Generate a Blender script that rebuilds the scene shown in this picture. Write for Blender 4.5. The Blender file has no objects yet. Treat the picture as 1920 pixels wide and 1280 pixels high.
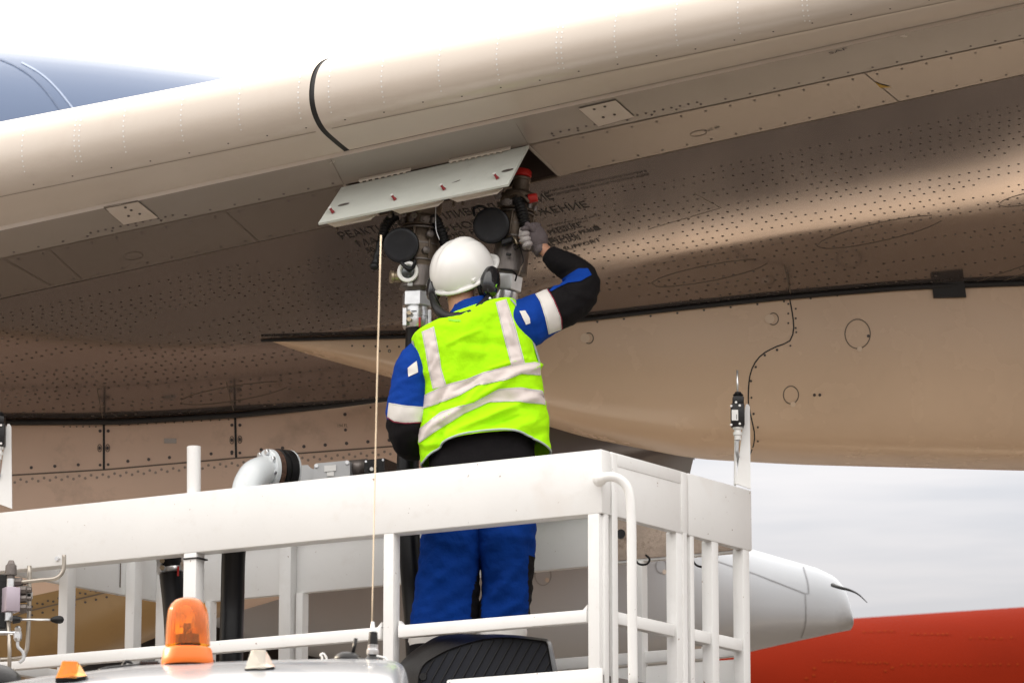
import bpy, bmesh, math, random
from mathutils import Vector as V, noise, Matrix
from mathutils.bvhtree import BVHTree
random.seed(7)
R = math.radians
sc = bpy.context.scene
COL = sc.collection

# ------------------------------------------------------------------ camera, sky, sun, exposure
F, HOR, CZ = 8000.0, 2340.0, 1.6
PITCH = math.atan((HOR - 640) / F)
CP, SP = math.cos(PITCH), math.sin(PITCH)
cam = bpy.data.cameras.new('camera'); cam.sensor_width = 36; cam.lens = F / 1920 * 36
cam.clip_start = 0.5; cam.clip_end = 6000
cam.dof.use_dof = True; cam.dof.focus_distance = 17.0; cam.dof.aperture_fstop = 10
co = bpy.data.objects.new('camera', cam); COL.objects.link(co)
co.location = (0, 0, CZ); co.rotation_euler = (math.pi / 2 + PITCH, 0, 0)
sc.camera = co

VEIL = 9.0
SUN_AZ, SUN_EL = -62, 26            # degrees from +Y towards +X (negative: left), and up
w = bpy.data.worlds.new('World'); sc.world = w; w.use_nodes = True
nt = w.node_tree; N, L = nt.nodes, nt.links
sky = N.new('ShaderNodeTexSky'); sky.sky_type = 'NISHITA'; sky.sun_disc = False
sky.sun_elevation = R(SUN_EL); sky.sun_rotation = R(SUN_AZ); sky.dust_density = 2.0
tc = N.new('ShaderNodeTexCoord')
mp = N.new('ShaderNodeMapping'); mp.inputs['Scale'].default_value = (2.2, 2.2, 26); mp.inputs['Rotation'].default_value = (0, R(2.5), 0)
L.new(tc.outputs['Generated'], mp.inputs[0])
nz = N.new('ShaderNodeTexNoise'); nz.inputs['Scale'].default_value = 1.6; nz.inputs['Detail'].default_value = 6; nz.inputs['Roughness'].default_value = .55
L.new(mp.outputs[0], nz.inputs[0])
cr = N.new('ShaderNodeValToRGB'); cr.color_ramp.elements[0].position = .42; cr.color_ramp.elements[1].position = .66
L.new(nz.outputs[0], cr.inputs[0])
sx = N.new('ShaderNodeSeparateXYZ'); L.new(tc.outputs['Generated'], sx.inputs[0])
vr_ = N.new('ShaderNodeValToRGB'); e = vr_.color_ramp.elements      # thin cloud veil, greyer towards the horizon
e[0].position = 0; e[0].color = (.32, .275, .25, 1); e[1].position = .60; e[1].color = (1.45, 1.42, 1.38, 1)
for p_, c_ in ((.115, (.33, .30, .29, 1)), (.17, (.40, .395, .41, 1)), (.235, (.60, .60, .61, 1)), (.30, (1.0, .99, .97, 1))):
    q_ = e.new(p_); q_.color = c_
L.new(sx.outputs[2], vr_.inputs[0])
vs_ = N.new('ShaderNodeMix'); vs_.data_type = 'RGBA'; vs_.blend_type = 'MULTIPLY'; vs_.inputs[0].default_value = 1; vs_.inputs[7].default_value = (VEIL, VEIL, VEIL, 1)
L.new(vr_.outputs[0], vs_.inputs[6])
hz = N.new('ShaderNodeMix'); hz.data_type = 'RGBA'; hz.inputs[0].default_value = .88
L.new(sky.outputs[0], hz.inputs[6]); L.new(vs_.outputs[2], hz.inputs[7])
cl = N.new('ShaderNodeMix'); cl.data_type = 'RGBA'; cl.blend_type = 'MULTIPLY'; cl.inputs[0].default_value = 1
cl.inputs[7].default_value = (1.75, 1.60, 1.45, 1)
L.new(hz.outputs[2], cl.inputs[6])
mx = N.new('ShaderNodeMix'); mx.data_type = 'RGBA'
ml = N.new('ShaderNodeMath'); ml.operation = 'MULTIPLY'; ml.inputs[1].default_value = .5
L.new(cr.outputs[0], ml.inputs[0]); L.new(ml.outputs[0], mx.inputs[0])
L.new(hz.outputs[2], mx.inputs[6]); L.new(cl.outputs[2], mx.inputs[7])
L.new(mx.outputs[2], N['Background'].inputs[0]); N['Background'].inputs[1].default_value = .12

sl = bpy.data.lights.new('sun', 'SUN'); sl.energy = 4.6; sl.angle = R(.55); sl.color = (1, .83, .62)
so = bpy.data.objects.new('sun', sl); COL.objects.link(so)
sd = V((math.sin(R(SUN_AZ)) * math.cos(R(SUN_EL)), math.cos(R(SUN_AZ)) * math.cos(R(SUN_EL)), math.sin(R(SUN_EL))))
so.rotation_euler = (-sd).to_track_quat('-Z', 'Y').to_euler(); so.location = sd * 60
sc.view_settings.view_transform = 'Standard'; sc.view_settings.look = 'None'
sc.view_settings.exposure = 0.78; sc.view_settings.gamma = 1; sc.view_settings.use_curve_mapping = False
sc.render.engine = 'CYCLES'
sc.cycles.max_bounces = 10; sc.cycles.transmission_bounces = 12; sc.cycles.use_denoising = True

# ------------------------------------------------------------------ geometry helpers
CAM = V((0, 0, CZ))
def ray(x, y):
    dx = (x - 960) / F; dy = (640 - y) / F
    return V((dx, CP - dy * SP, SP + dy * CP))
def P(x, y, Y):
    d = ray(x, y); return CAM + d * (Y / d.y)
def PZ(x, y, z):
    d = ray(x, y); return CAM + d * ((z - CZ) / d.z)
def PR(p):                                   # world point back to a pixel of the photograph
    q = p - CAM; f = q.y * CP + q.z * SP; u = -q.y * SP + q.z * CP
    return 960 + F * q.x / f, 640 - F * u / f

def prop(o, label=None, cat=None, group=None, kind=None):
    if label: o['label'] = label
    if cat: o['category'] = cat
    if group: o['group'] = group
    if kind: o['kind'] = kind
    return o
ROOT = {}
def thing(name, loc, label, cat, group=None):
    o = bpy.data.objects.new(name, None); COL.objects.link(o); o.location = loc; o.empty_display_size = .2
    ROOT[o.name] = V(loc); return prop(o, label, cat, group)
def rloc(p):
    while p is not None:
        if p.name in ROOT: return ROOT[p.name]
        p = p.parent
    return V((0, 0, 0))
def mk(name, verts, faces, mat, parent=None, smooth=False, kind=None, mats=None, fmat=None, ang=None, tri=False):
    off = rloc(parent)
    me = bpy.data.meshes.new(name)
    me.from_pydata([tuple(V(v) - off) for v in verts], [], faces)
    for m in (mats or [mat]): me.materials.append(m)
    if fmat:
        for p, i in zip(me.polygons, fmat): p.material_index = i
    me.validate()
    bm = bmesh.new(); bm.from_mesh(me); bmesh.ops.recalc_face_normals(bm, faces=bm.faces)
    if tri: bmesh.ops.triangulate(bm, faces=bm.faces)
    bm.to_mesh(me); bm.free()
    if smooth:
        for p in me.polygons: p.use_smooth = True
        if ang: me.set_sharp_from_angle(angle=R(ang))
    o = bpy.data.objects.new(name, me); COL.objects.link(o)
    if parent is not None: o.parent = parent
    if kind: o['kind'] = kind
    return o
def merge(*parts):
    vs, fs = [], []
    for v, f in parts:
        n = len(vs); vs += list(v); fs += [tuple(i + n for i in q) for q in f]
    return vs, fs
def grid(rows, closed=False, cap=False):
    vs = [p for r in rows for p in r]; n = len(rows[0]); fs = []
    for i in range(len(rows) - 1):
        for j in range(n if closed else n - 1):
            k = (j + 1) % n
            fs.append((i * n + j, i * n + k, (i + 1) * n + k, (i + 1) * n + j))
    if cap:
        fs.append(tuple(range(n))[::-1]); fs.append(tuple(range((len(rows) - 1) * n, len(rows) * n)))
    return vs, fs
def frame(d):
    d = d.normalized(); a = V((0, 0, 1)) if abs(d.z) < .9 else V((0, 1, 0))
    x = a.cross(d).normalized(); return x, d.cross(x).normalized()
def catmull(pts, n):
    pts = [V(p) for p in pts]; out = []
    q = [pts[0] * 2 - pts[1]] + pts + [pts[-1] * 2 - pts[-2]]
    for i in range(1, len(q) - 2):
        for k in range(n):
            t = k / n
            out.append(.5 * ((2 * q[i]) + (q[i + 1] - q[i - 1]) * t + (2 * q[i - 1] - 5 * q[i] + 4 * q[i + 1] - q[i + 2]) * t * t + (3 * q[i] - q[i - 1] - 3 * q[i + 1] + q[i + 2]) * t ** 3))
    out.append(pts[-1]); return out
def tubev(pts, r, seg=10, sm=0, cap=True):
    pts = catmull(pts, sm) if sm else [V(p) for p in pts]
    rr = r if callable(r) else (lambda t: r)
    rows = []; d = (pts[1] - pts[0]); x, y = frame(d)
    for i, p in enumerate(pts):
        d = (pts[min(i + 1, len(pts) - 1)] - pts[max(i - 1, 0)]).normalized()
        x = (x - d * x.dot(d)).normalized(); y = d.cross(x)
        q = rr(i / (len(pts) - 1))
        rows.append([p + x * q * math.cos(6.28318 * k / seg) + y * q * math.sin(6.28318 * k / seg) for k in range(seg)])
    return grid(rows, True, cap)
def lathev(prof, base, axis, seg=28, ph=0):
    axis = V(axis).normalized(); x, y = frame(axis)
    rows = [[V(base) + axis * t + (x * math.cos(ph + 6.283185 * k / seg) + y * math.sin(ph + 6.283185 * k / seg)) * max(r, 1e-4) for k in range(seg)] for t, r in prof]
    return grid(rows, True, True)
def boxv(c, sx, sy, sz, ax=None, bev=.004):
    ex, ey, ez = ax or (V((1, 0, 0)), V((0, 1, 0)), V((0, 0, 1)))
    bm = bmesh.new(); bmesh.ops.create_cube(bm, size=1)
    for v in bm.verts: v.co = V((v.co.x * sx, v.co.y * sy, v.co.z * sz))
    if bev: bmesh.ops.bevel(bm, geom=bm.edges[:], offset=bev, segments=2, affect='EDGES', profile=.5)
    bm.verts.index_update()
    vs = [V(c) + ex * v.co.x + ey * v.co.y + ez * v.co.z for v in bm.verts]; fs = [tuple(v.index for v in f.verts) for f in bm.faces]
    bm.free(); return vs, fs
def barv(a, b, wd, ht, bev=.004, up=V((0, 0, 1))):      # bar from a to b, wd across, ht along up
    a, b = V(a), V(b); d = (b - a); l = d.length; d.normalize()
    s = d.cross(up).normalized(); u = s.cross(d).normalized()
    return boxv((a + b) / 2, l, wd, ht, (d, s, u), bev)
def sweepv(poly, a, b):                      # prism: polygon points (list of Vector) extruded by vector
    n = len(poly); vs = [V(p) + a for p in poly] + [V(p) + b for p in poly]
    fs = [tuple(range(n))[::-1], tuple(range(n, 2 * n))] + [(i, (i + 1) % n, (i + 1) % n + n, i + n) for i in range(n)]
    return vs, fs
def bvh(*objs):
    vs, fs = [], []
    for o in objs:
        n = len(vs); off = rloc(o.parent); vs += [v.co + off for v in o.data.vertices]
        fs += [[i + n for i in p.vertices] for p in o.data.polygons]
    return BVHTree.FromPolygons(vs, fs)
def hit(b, x, y, off=.0):
    d = ray(x, y).normalized(); h = b.ray_cast(CAM, d)
    if h[0] is None: return None
    n = h[1] if h[1].dot(d) < 0 else -h[1]
    return h[0] + n * off
def interp(pl, t):
    ls = [0]
    for i in range(len(pl) - 1): ls.append(ls[-1] + math.dist(pl[i], pl[i + 1]))
    s = t * ls[-1]
    for i in range(len(pl) - 1):
        if s <= ls[i + 1] + 1e-9:
            k = (s - ls[i]) / max(ls[i + 1] - ls[i], 1e-9)
            return tuple(pl[i][q] + (pl[i + 1][q] - pl[i][q]) * k for q in range(len(pl[i])))
    return pl[-1]
def drape(b, A, B, n, m, off, thick=0):      # a strip lying on a surface, between two outlines
    rows = []
    for i in range(n + 1):
        a = interp(A, i / n); c = interp(B, i / n); r = []
        for j in range(m + 1):
            t = j / m; h = hit(b, a[0] + (c[0] - a[0]) * t, a[1] + (c[1] - a[1]) * t, off)
            r.append(h)
        ok = [j for j, h in enumerate(r) if h is not None]
        if not ok: continue
        r = [h if h is not None else r[min(ok, key=lambda q_: abs(q_ - j))] for j, h in enumerate(r)]
        rows.append(r)
    return grid(rows) if len(rows) > 1 else None
def ribbon(b, pts, wpx, off=.0012, step=14):
    step = max(1.6, min(step, sum(math.dist(pts[i], pts[i + 1]) for i in range(len(pts) - 1)) / 26))
    n = max(2, int(sum(math.dist(pts[i], pts[i + 1]) for i in range(len(pts) - 1)) / step)); rows = []
    for i in range(n + 1):
        p = interp(pts, i / n); q0 = interp(pts, max(0, i / n - .01)); q1 = interp(pts, min(1, i / n + .01))
        dx, dy = q1[0] - q0[0], q1[1] - q0[1]; l = math.hypot(dx, dy) or 1; nx, ny = -dy / l * wpx / 2, dx / l * wpx / 2
        a, c = hit(b, p[0] + nx, p[1] + ny, off), hit(b, p[0] - nx, p[1] - ny, off)
        if a is None or c is None:
            continue
        rows.append([a, c])
    if len(rows) < 2: return [], []
    return grid(rows)
def dotv(b, x, y, rx, ry, off=.0008, n=8, rot=0):
    vs = []
    for k in range(n):
        a = 6.28318 * k / n; u, v_ = rx * math.cos(a), ry * math.sin(a)
        h = hit(b, x + u * math.cos(rot) - v_ * math.sin(rot), y + u * math.sin(rot) + v_ * math.cos(rot), off)
        if h is None: return [], []
        vs.append(h)
    return vs, [tuple(range(n))]
def smoothcurve(pts, n=8):
    return [(p.x, p.y) for p in catmull([V((a, b, 0)) for a, b in pts], n)]

# ------------------------------------------------------------------ materials
def mat(name, col, rough=.5, metal=0, var=.0, vscale=3, dirt=None, dscale=6, damt=0, bump=0, bscale=40, rvar=0, coat=0, spec=.5, stretch=None, trans=0, ior=1.45, speck=0):
    m = bpy.data.materials.new(name); m.use_nodes = True; t = m.node_tree; n, l = t.nodes, t.links; b = n['Principled BSDF']
    b.inputs['Base Color'].default_value = (*col, 1); b.inputs['Roughness'].default_value = rough; b.inputs['Metallic'].default_value = metal
    b.inputs['Coat Weight'].default_value = coat; b.inputs['Coat Roughness'].default_value = .08
    b.inputs['Specular IOR Level'].default_value = spec; b.inputs['Transmission Weight'].default_value = trans; b.inputs['IOR'].default_value = ior
    tc = n.new('ShaderNodeTexCoord'); mp = n.new('ShaderNodeMapping'); l.new(tc.outputs['Object'], mp.inputs[0])
    if stretch: mp.inputs['Scale'].default_value = stretch
    cur = None
    if var:
        z = n.new('ShaderNodeTexNoise'); z.inputs['Scale'].default_value = vscale; z.inputs['Detail'].default_value = 5; l.new(mp.outputs[0], z.inputs[0])
        r = n.new('ShaderNodeMapRange'); r.inputs[1].default_value = .3; r.inputs[2].default_value = .7; r.inputs[3].default_value = 1 - var; r.inputs[4].default_value = 1 + var
        l.new(z.outputs[0], r.inputs[0])
        x = n.new('ShaderNodeMix'); x.data_type = 'RGBA'; x.blend_type = 'MULTIPLY'; x.inputs[0].default_value = 1; x.inputs[6].default_value = (*col, 1)
        l.new(r.outputs[0], x.inputs[7]); cur = x.outputs[2]
    if dirt:
        z = n.new('ShaderNodeTexNoise'); z.inputs['Scale'].default_value = dscale; z.inputs['Detail'].default_value = 8; z.inputs['Roughness'].default_value = .7; l.new(mp.outputs[0], z.inputs[0])
        r = n.new('ShaderNodeMapRange'); r.inputs[1].default_value = .55; r.inputs[2].default_value = .75; r.inputs[3].default_value = 0; r.inputs[4].default_value = damt
        l.new(z.outputs[0], r.inputs[0])
        x = n.new('ShaderNodeMix'); x.data_type = 'RGBA'; l.new(r.outputs[0], x.inputs[0]); x.inputs[7].default_value = (*dirt, 1)
        if cur: l.new(cur, x.inputs[6])
        else: x.inputs[6].default_value = (*col, 1)
        cur = x.outputs[2]
    if speck:
        for sc_n, lo_, hi_, cc in ((38, .725, .76, (.22, .11, .06)), (3.5, .64, .90, (.72, .64, .58))):
            z = n.new('ShaderNodeTexNoise'); z.inputs['Scale'].default_value = sc_n; z.inputs['Detail'].default_value = 3; l.new(tc.outputs['Object'], z.inputs[0])
            r = n.new('ShaderNodeMapRange'); r.inputs[1].default_value = lo_; r.inputs[2].default_value = hi_; r.inputs[4].default_value = .8 if sc_n > 20 else .7
            l.new(z.outputs[0], r.inputs[0]); x = n.new('ShaderNodeMix'); x.data_type = 'RGBA'; l.new(r.outputs[0], x.inputs[0]); x.inputs[7].default_value = (*cc, 1); l.new(cur, x.inputs[6]); cur = x.outputs[2]
    if cur: l.new(cur, b.inputs['Base Color'])
    if rvar:
        z = n.new('ShaderNodeTexNoise'); z.inputs['Scale'].default_value = 5; z.inputs['Detail'].default_value = 6; l.new(mp.outputs[0], z.inputs[0])
        r = n.new('ShaderNodeMapRange'); r.inputs[3].default_value = max(.02, rough - rvar); r.inputs[4].default_value = rough + rvar; l.new(z.outputs[0], r.inputs[0]); l.new(r.outputs[0], b.inputs['Roughness'])
    if bump:
        z = n.new('ShaderNodeTexNoise'); z.inputs['Scale'].default_value = bscale; z.inputs['Detail'].default_value = 4; l.new(mp.outputs[0], z.inputs[0])
        q = n.new('ShaderNodeBump'); q.inputs['Strength'].default_value = bump; q.inputs['Distance'].default_value = .01; l.new(z.outputs[0], q.inputs['Height']); l.new(q.outputs[0], b.inputs['Normal'])
    return m
WHITE = mat('white rail paint', (.85, .85, .84), .38, var=.03, vscale=2.5, dirt=(.5, .43, .36), dscale=14, damt=.12, bump=.05, bscale=30, rvar=.1, speck=1)
RUSTY = mat('rust stained white paint', (.50, .40, .33), .7, var=.2, vscale=9, dirt=(.10, .055, .035), dscale=9, damt=1.0, bump=.3, bscale=60)
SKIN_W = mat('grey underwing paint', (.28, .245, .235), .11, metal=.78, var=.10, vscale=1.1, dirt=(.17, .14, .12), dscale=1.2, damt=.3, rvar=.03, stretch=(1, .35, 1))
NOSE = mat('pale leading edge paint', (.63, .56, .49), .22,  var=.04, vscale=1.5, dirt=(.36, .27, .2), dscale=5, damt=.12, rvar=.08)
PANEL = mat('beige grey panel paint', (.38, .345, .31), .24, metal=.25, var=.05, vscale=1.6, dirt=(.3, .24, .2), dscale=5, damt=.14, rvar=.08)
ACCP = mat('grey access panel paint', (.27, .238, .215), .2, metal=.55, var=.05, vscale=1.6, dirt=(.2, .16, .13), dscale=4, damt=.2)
FAIR = mat('beige fairing paint', (.74, .55, .385), .26, var=.04, vscale=1.4, dirt=(.4, .29, .2), dscale=3, damt=.12, rvar=.08)
BODY = mat('tan fairing panel paint', (.68, .49, .37), .38, var=.07, vscale=2, dirt=(.22, .15, .1), dscale=3.5, damt=.45, rvar=.08)
GOLD = mat('golden reflection tint', (.34, .215, .09), .36, var=.10, vscale=1.5, dirt=(.2, .12, .06), dscale=4, damt=.5)  # golden tint put in for the warm reflection of sunlit ground
REARF = mat('pale grey rear fairing paint', (.42, .445, .48), .33, var=.04, vscale=1.2)
BLUEF = mat('blue grey fuselage paint', (.085, .13, .23), .3, var=.04, vscale=.6)
REDF = mat('red fuselage paint', (.14, .0095, .002), .9, var=.12, vscale=.5, spec=.04)
YELM = mat('faint yellow dots', (.165, .020, .004), .9, spec=.03)  # rows of faint yellowish dots on the red fuselage
SEAL = mat('black rubber seal', (.02, .019, .019), .55, var=.2)
SEAM = mat('panel gap filler', (.15, .12, .095), .7)
SEAMF = mat('fine painted joint', (.32, .27, .225), .6)
DOT = mat('dark fastener head', (.085, .07, .065), .45, metal=.3)
DOTL = mat('painted fastener head', (.13, .11, .10), .5)
WDOT = mat('pale bonded rivet', (.80, .79, .77), .4)
RIV = mat('bare rivet head', (.27, .21, .17), .4, metal=.4)
STENCIL = mat('black stencil print', (.045, .04, .042), .6)
DOORM = mat('pale green primer paint', (.62, .65, .60), .42, var=.05, vscale=8, dirt=(.4, .4, .36), dscale=12, damt=.25)
CREAM = mat('cream hinge plate', (.66, .60, .52), .5, var=.06, vscale=12)
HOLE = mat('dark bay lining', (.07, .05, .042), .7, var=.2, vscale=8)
MAROON2 = mat('dark red latch paint', (.26, .015, .02), .4)
REDP = mat('red plastic', (.50, .025, .02), .32)
STEEL = mat('brushed aluminium', (.72, .73, .74), .28, metal=.85, var=.06, vscale=30, bump=.04, bscale=80)
CAST = mat('worn cast bronze', (.13, .10, .075), .42, metal=.55, var=.2, vscale=14, dirt=(.07, .05, .04), dscale=18, damt=.7, bump=.25, bscale=60)
CAST2 = mat('scratched grey casting', (.16, .14, .13), .42, metal=.5, var=.25, vscale=25, dirt=(.09, .07, .06), dscale=30, damt=.8, bump=.2, bscale=80, stretch=(1, 1, .4))
PIPE = mat('dull steel pipe', (.42, .38, .33), .35, metal=.8, var=.1, vscale=20)
BRASS = mat('warm metal fitting', (.45, .37, .26), .35, metal=.7, var=.1, vscale=20)
RUBBER = mat('black rubber', (.009, .009, .010), .42, spec=.35, var=.3, vscale=12, bump=.08, bscale=60)
CAPM = mat('black rubber cap', (.009, .010, .013), .36, spec=.4, var=.25, vscale=18, dirt=(.06, .055, .05), dscale=20, damt=.3)
HOSE = mat('black hose rubber', (.006, .006, .007), .36, spec=.35, var=.2, vscale=20)
GLASSD = mat('dark sight glass', (.03, .04, .04), .06, coat=1)
HIVIS = mat('fluorescent yellow green fabric', (.45, .97, .006), .8, spec=.15, var=.04, vscale=9, bump=.3, bscale=45)
TAPE = mat('silver pink reflective tape', (.74, .66, .63), .42, var=.04, vscale=18, bump=.15, bscale=25)
TAPEJ = mat('reflective band on jacket', (.76, .73, .69), .42, var=.04, vscale=18, bump=.12, bscale=25)
EDGE = mat('grey bias tape', (.45, .52, .48), .6)
BLUE = mat('royal blue work cloth', (.003, .045, .30), .85, spec=.2, var=.18, vscale=7, bump=.6, bscale=26)
BLUE2 = mat('royal blue trouser cloth', (.002, .036, .235), .88, spec=.15, var=.22, vscale=6, bump=.7, bscale=24)
BLACKC = mat('black work cloth', (.006, .005, .006), .85, spec=.25, var=.25, vscale=8, bump=.5, bscale=26)
MAROON = mat('maroon piping', (.22, .01, .035), .6)
HELM = mat('white helmet shell', (.90, .895, .87), .26, var=.02, vscale=6, coat=.25)
GREEN = mat('vest reflection green', (.10, .19, .02), .8, bump=.2)  # green reflection of the vest put into the band's colour
SKINM = mat('skin', (.52, .27, .18), .5, var=.12, vscale=25)
HAIR = mat('dark brown hair', (.05, .028, .018), .7, bump=.6, bscale=90)
GLOVE = mat('grey knit glove', (.15, .125, .13), .85, var=.1, vscale=40, bump=.5, bscale=160)
GLOVEP = mat('white glove palm', (.46, .43, .42), .75, var=.1, vscale=40)
MUFF = mat('black glossy ear cup', (.013, .014, .017), .16, coat=.6)
LIME = mat('lime print', (.3, .75, .03), .6)
ORANGE = mat('orange lamp base', (.80, .17, .018), .38, var=.04)
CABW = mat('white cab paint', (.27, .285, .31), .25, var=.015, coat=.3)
BLKP = mat('black textured plastic', (.010, .0095, .010), .38, spec=.4, bump=.15, bscale=120)
BLKI = mat('blue black plastic', (.007, .009, .016), .45, spec=.35, bump=.1, bscale=120)
GLAS = mat('cab window glass', (.02, .025, .03), .05)
GREYB = mat('grey enclosure paint', (.50, .51, .52), .42, var=.04, vscale=10)
LIGHTP = mat('light elbow paint', (.66, .70, .72), .28, var=.05, vscale=6, coat=.3, dirt=(.4, .36, .3), dscale=20, damt=.25)
RUSTB = mat('rusty coupling band', (.085, .045, .03), .8, var=.4, vscale=50, bump=.8, bscale=90)
LABELM = mat('white sticker', (.80, .80, .78), .5)
WHIP = mat('cream antenna rod', (.80, .66, .48), .4)
NAVY = mat('mauve grey metal block', (.44, .38, .44), .4, metal=.3)
CONC = mat('apron concrete', (.056, .041, .030), .75, var=.14, vscale=.02, dirt=(.18, .15, .12), dscale=.06, damt=.5)
ASPH = mat('asphalt taxiway', (.055, .05, .047), .8, var=.2, vscale=.05)
PALE = mat('pale streak reflector', (.90, .75, .58), .8, var=.1, vscale=.6)  # bright ground colour standing in for a sunlit patch
TYRE = mat('tyre rubber', (.02, .02, .02), .8)
def amber(name, col, rough=.12):
    m = bpy.data.materials.new(name); m.use_nodes = True; t = m.node_tree; n, l = t.nodes, t.links; b = n['Principled BSDF']
    b.inputs['Base Color'].default_value = (*col, 1); b.inputs['Roughness'].default_value = rough; b.inputs['Transmission Weight'].default_value = .95; b.inputs['IOR'].default_value = 1.28
    b.inputs['Coat Weight'].default_value = .5
    tr = n.new('ShaderNodeBsdfTranslucent'); tr.inputs[0].default_value = (*col, 1); ms = n.new('ShaderNodeMixShader'); ms.inputs[0].default_value = .10
    l.new(b.outputs[0], ms.inputs[1]); l.new(tr.outputs[0], ms.inputs[2]); l.new(ms.outputs[0], n['Material Output'].inputs[0])
    return m
AMBER = amber('amber lens plastic', (1.0, .47, .06), .05); CLEARL = amber('clear lens plastic', (.93, .90, .84), .2)

# ------------------------------------------------------------------ ground
def sheet(name, x0, x1, y0, y1, z, m, nx=2, ny=2):
    return prop(mk(name, *grid([[V((x0 + (x1 - x0) * i / nx, y0 + (y1 - y0) * j / ny, z)) for i in range(nx + 1)] for j in range(ny + 1)]), m), kind='structure')
sheet('ground', -3000, 3000, -400, 4500, 0, CONC, 20, 20)
sheet('taxiway', -600, 600, 27, 130, .006, ASPH)
prop(mk('added_streak_reflector', [V((x, y, .012)) for x, y in ((7.5, 21.75), (7.5, 23.8), (1.7, 23.45), (.3, 22.95))], [(0, 1, 2, 3)], PALE), kind='structure')  # unseen wedge, added so the wing underside mirrors a bright streak

# ------------------------------------------------------------------ airliner: wing
air = thing('airliner', (-1.0, 22, 0), 'pale grey jet airliner wing seen from below with its open fuelling door and flap fairings', 'airplane')
AD = V((.45, .893, 0)); AD.normalize()
UP = V((0, 0, 1))
O0 = P(584, 170, 16.6)
def onplane(x, y, O=O0):
    d = ray(x, y); det = d.x * (-AD.y) - d.y * (-AD.x)
    ox, oy = O.x, O.y
    t = (ox * (-AD.y) - oy * (-AD.x)) / det
    return CAM + d * t
SH = V((.955, -.295, 0))
def line_dir(B, m):
    def f(dz):
        a = PR(B); b = PR(B + SH * .5 + UP * dz * .5); return (b[1] - a[1]) / (b[0] - a[0])
    z0, z1 = 0.0, .2
    for _ in range(12):
        f0, f1 = f(z0) - m, f(z1) - m
        if abs(f1 - f0) < 1e-12: break
        z0, z1 = z1, z1 - f1 * (z1 - z0) / (f1 - f0)
    return SH + UP * z1
nose_px = [(632, 107, -.193), (615, 110.5, -.193), (603, 118, -.194), (594, 130, -.195), (588, 147, -.197), (585, 170, -.199), (586, 194, -.201), (593, 220, -.203), (607, 244.5, -.206), (630, 266, -.212), (651, 283, -.218)]
NB = [onplane(x, y) for x, y, m in nose_px]; NM = [m for *_, m in nose_px]
# denser nose curve
idx = [i / 4 for i in range(4 * (len(NB) - 1) + 1)]
NBd = catmull(NB, 4); NMd = [NM[int(i)] + (NM[min(int(i) + 1, len(NM) - 1)] - NM[int(i)]) * (i - int(i)) for i in idx]
b4 = onplane(700, 334.5); b5 = onplane(765, 393)
step_b = NBd[-1] + UP * -.0 ; step_b = onplane(651.5, 291); step_b = V((NBd[-1].x, NBd[-1].y, step_b.z))
LN = [(p, line_dir(p, m)) for p, m in zip(NBd, NMd)]
L3b = (step_b, line_dir(step_b, -.218)); L4 = (b4, line_dir(b4, -.215)); L5 = (b5, line_dir(b5, -.2186))
def at(Ln, s): return Ln[0] + Ln[1] * s
def s_for_x(Ln, x):
    lo, hi = -9., 9.
    for _ in range(50):
        m = (lo + hi) / 2
        if PR(at(Ln, m))[0] < x: lo = m
        else: hi = m
    return lo
sL, sR = s_for_x(L4, 645), s_for_x(L4, 988)
SS = sorted([-7.5 + .08 * i for i in range(158)] + [sL, sR, -.012, .012])
SS = [s for i, s in enumerate(SS) if s in (sL, sR, -.012, .012) or min(abs(s - q) for q in (sL, sR, -.012, .012)) > .025]
# slats either side of the gap
for side in (-1, 1):
    ss = [s for s in SS if (s <= -.012 if side < 0 else s >= .012)]
    rows = [[at(l, s) for s in ss] for l in LN]
    if side > 0: rows = [[p - AD * .004 + UP * .0 for p in r] for r in rows]
    inner = [[p + AD * .012 for p in r] for r in rows]
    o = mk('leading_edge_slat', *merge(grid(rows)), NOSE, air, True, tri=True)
    if side < 0: slatL = o
    else: slatR = o
seal_rows = [[at(l, s) + AD * .006 for s in (-.02, -.012, 0, .012, .02)] for l in LN]
mk('slat_gap_seal', *grid(seal_rows), SEAL, air, True)
# aft seam curve in the picture and its distance
AFT = [(-1900, 830, 20.4), (-900, 812, 19.7), (-300, 802, 19.3), (0, 791, 19.15), (230, 790, 19.1), (450, 777, 19.05), (720, 747, 18.95), (1000, 700, 18.85), (1400, 640, 18.7), (1920, 560, 18.45), (2300, 500, 18.3), (4200, 240, 17.6)]
AFTP = catmull([P(*a) for a in AFT], 12)
AFTX = [PR(p)[0] for p in AFTP]
def aft_at(x):
    x = min(max(x, AFTX[0] + 1), AFTX[-1] - 1)
    for i in range(len(AFTX) - 1):
        if AFTX[i] <= x <= AFTX[i + 1]:
            return AFTP[i].lerp(AFTP[i + 1], (x - AFTX[i]) / (AFTX[i + 1] - AFTX[i]))
    return AFTP[-1]
def skin_pt(s, v):
    a = at(L5, s); x0 = PR(at(L5, 0))[0]; px = 1010 + .94 * (PR(a)[0] - x0)
    b = aft_at(px); p = a.lerp(b, v)
    return p + UP * (-.03 * math.sin(math.pi * v) + .0035 * math.sin(8 * v + s * .35))
NV = 30
front = [[at(L3b, s) for s in SS], [at(L4, s) for s in SS]]
step = grid([[at(LN[-1], s) for s in SS], [at(L3b, s) for s in SS]])
mk('step_edge', *step, NOSE, air, tri=True)
mk('forward_skin', *grid(front), PANEL, air, True, tri=True)
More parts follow.
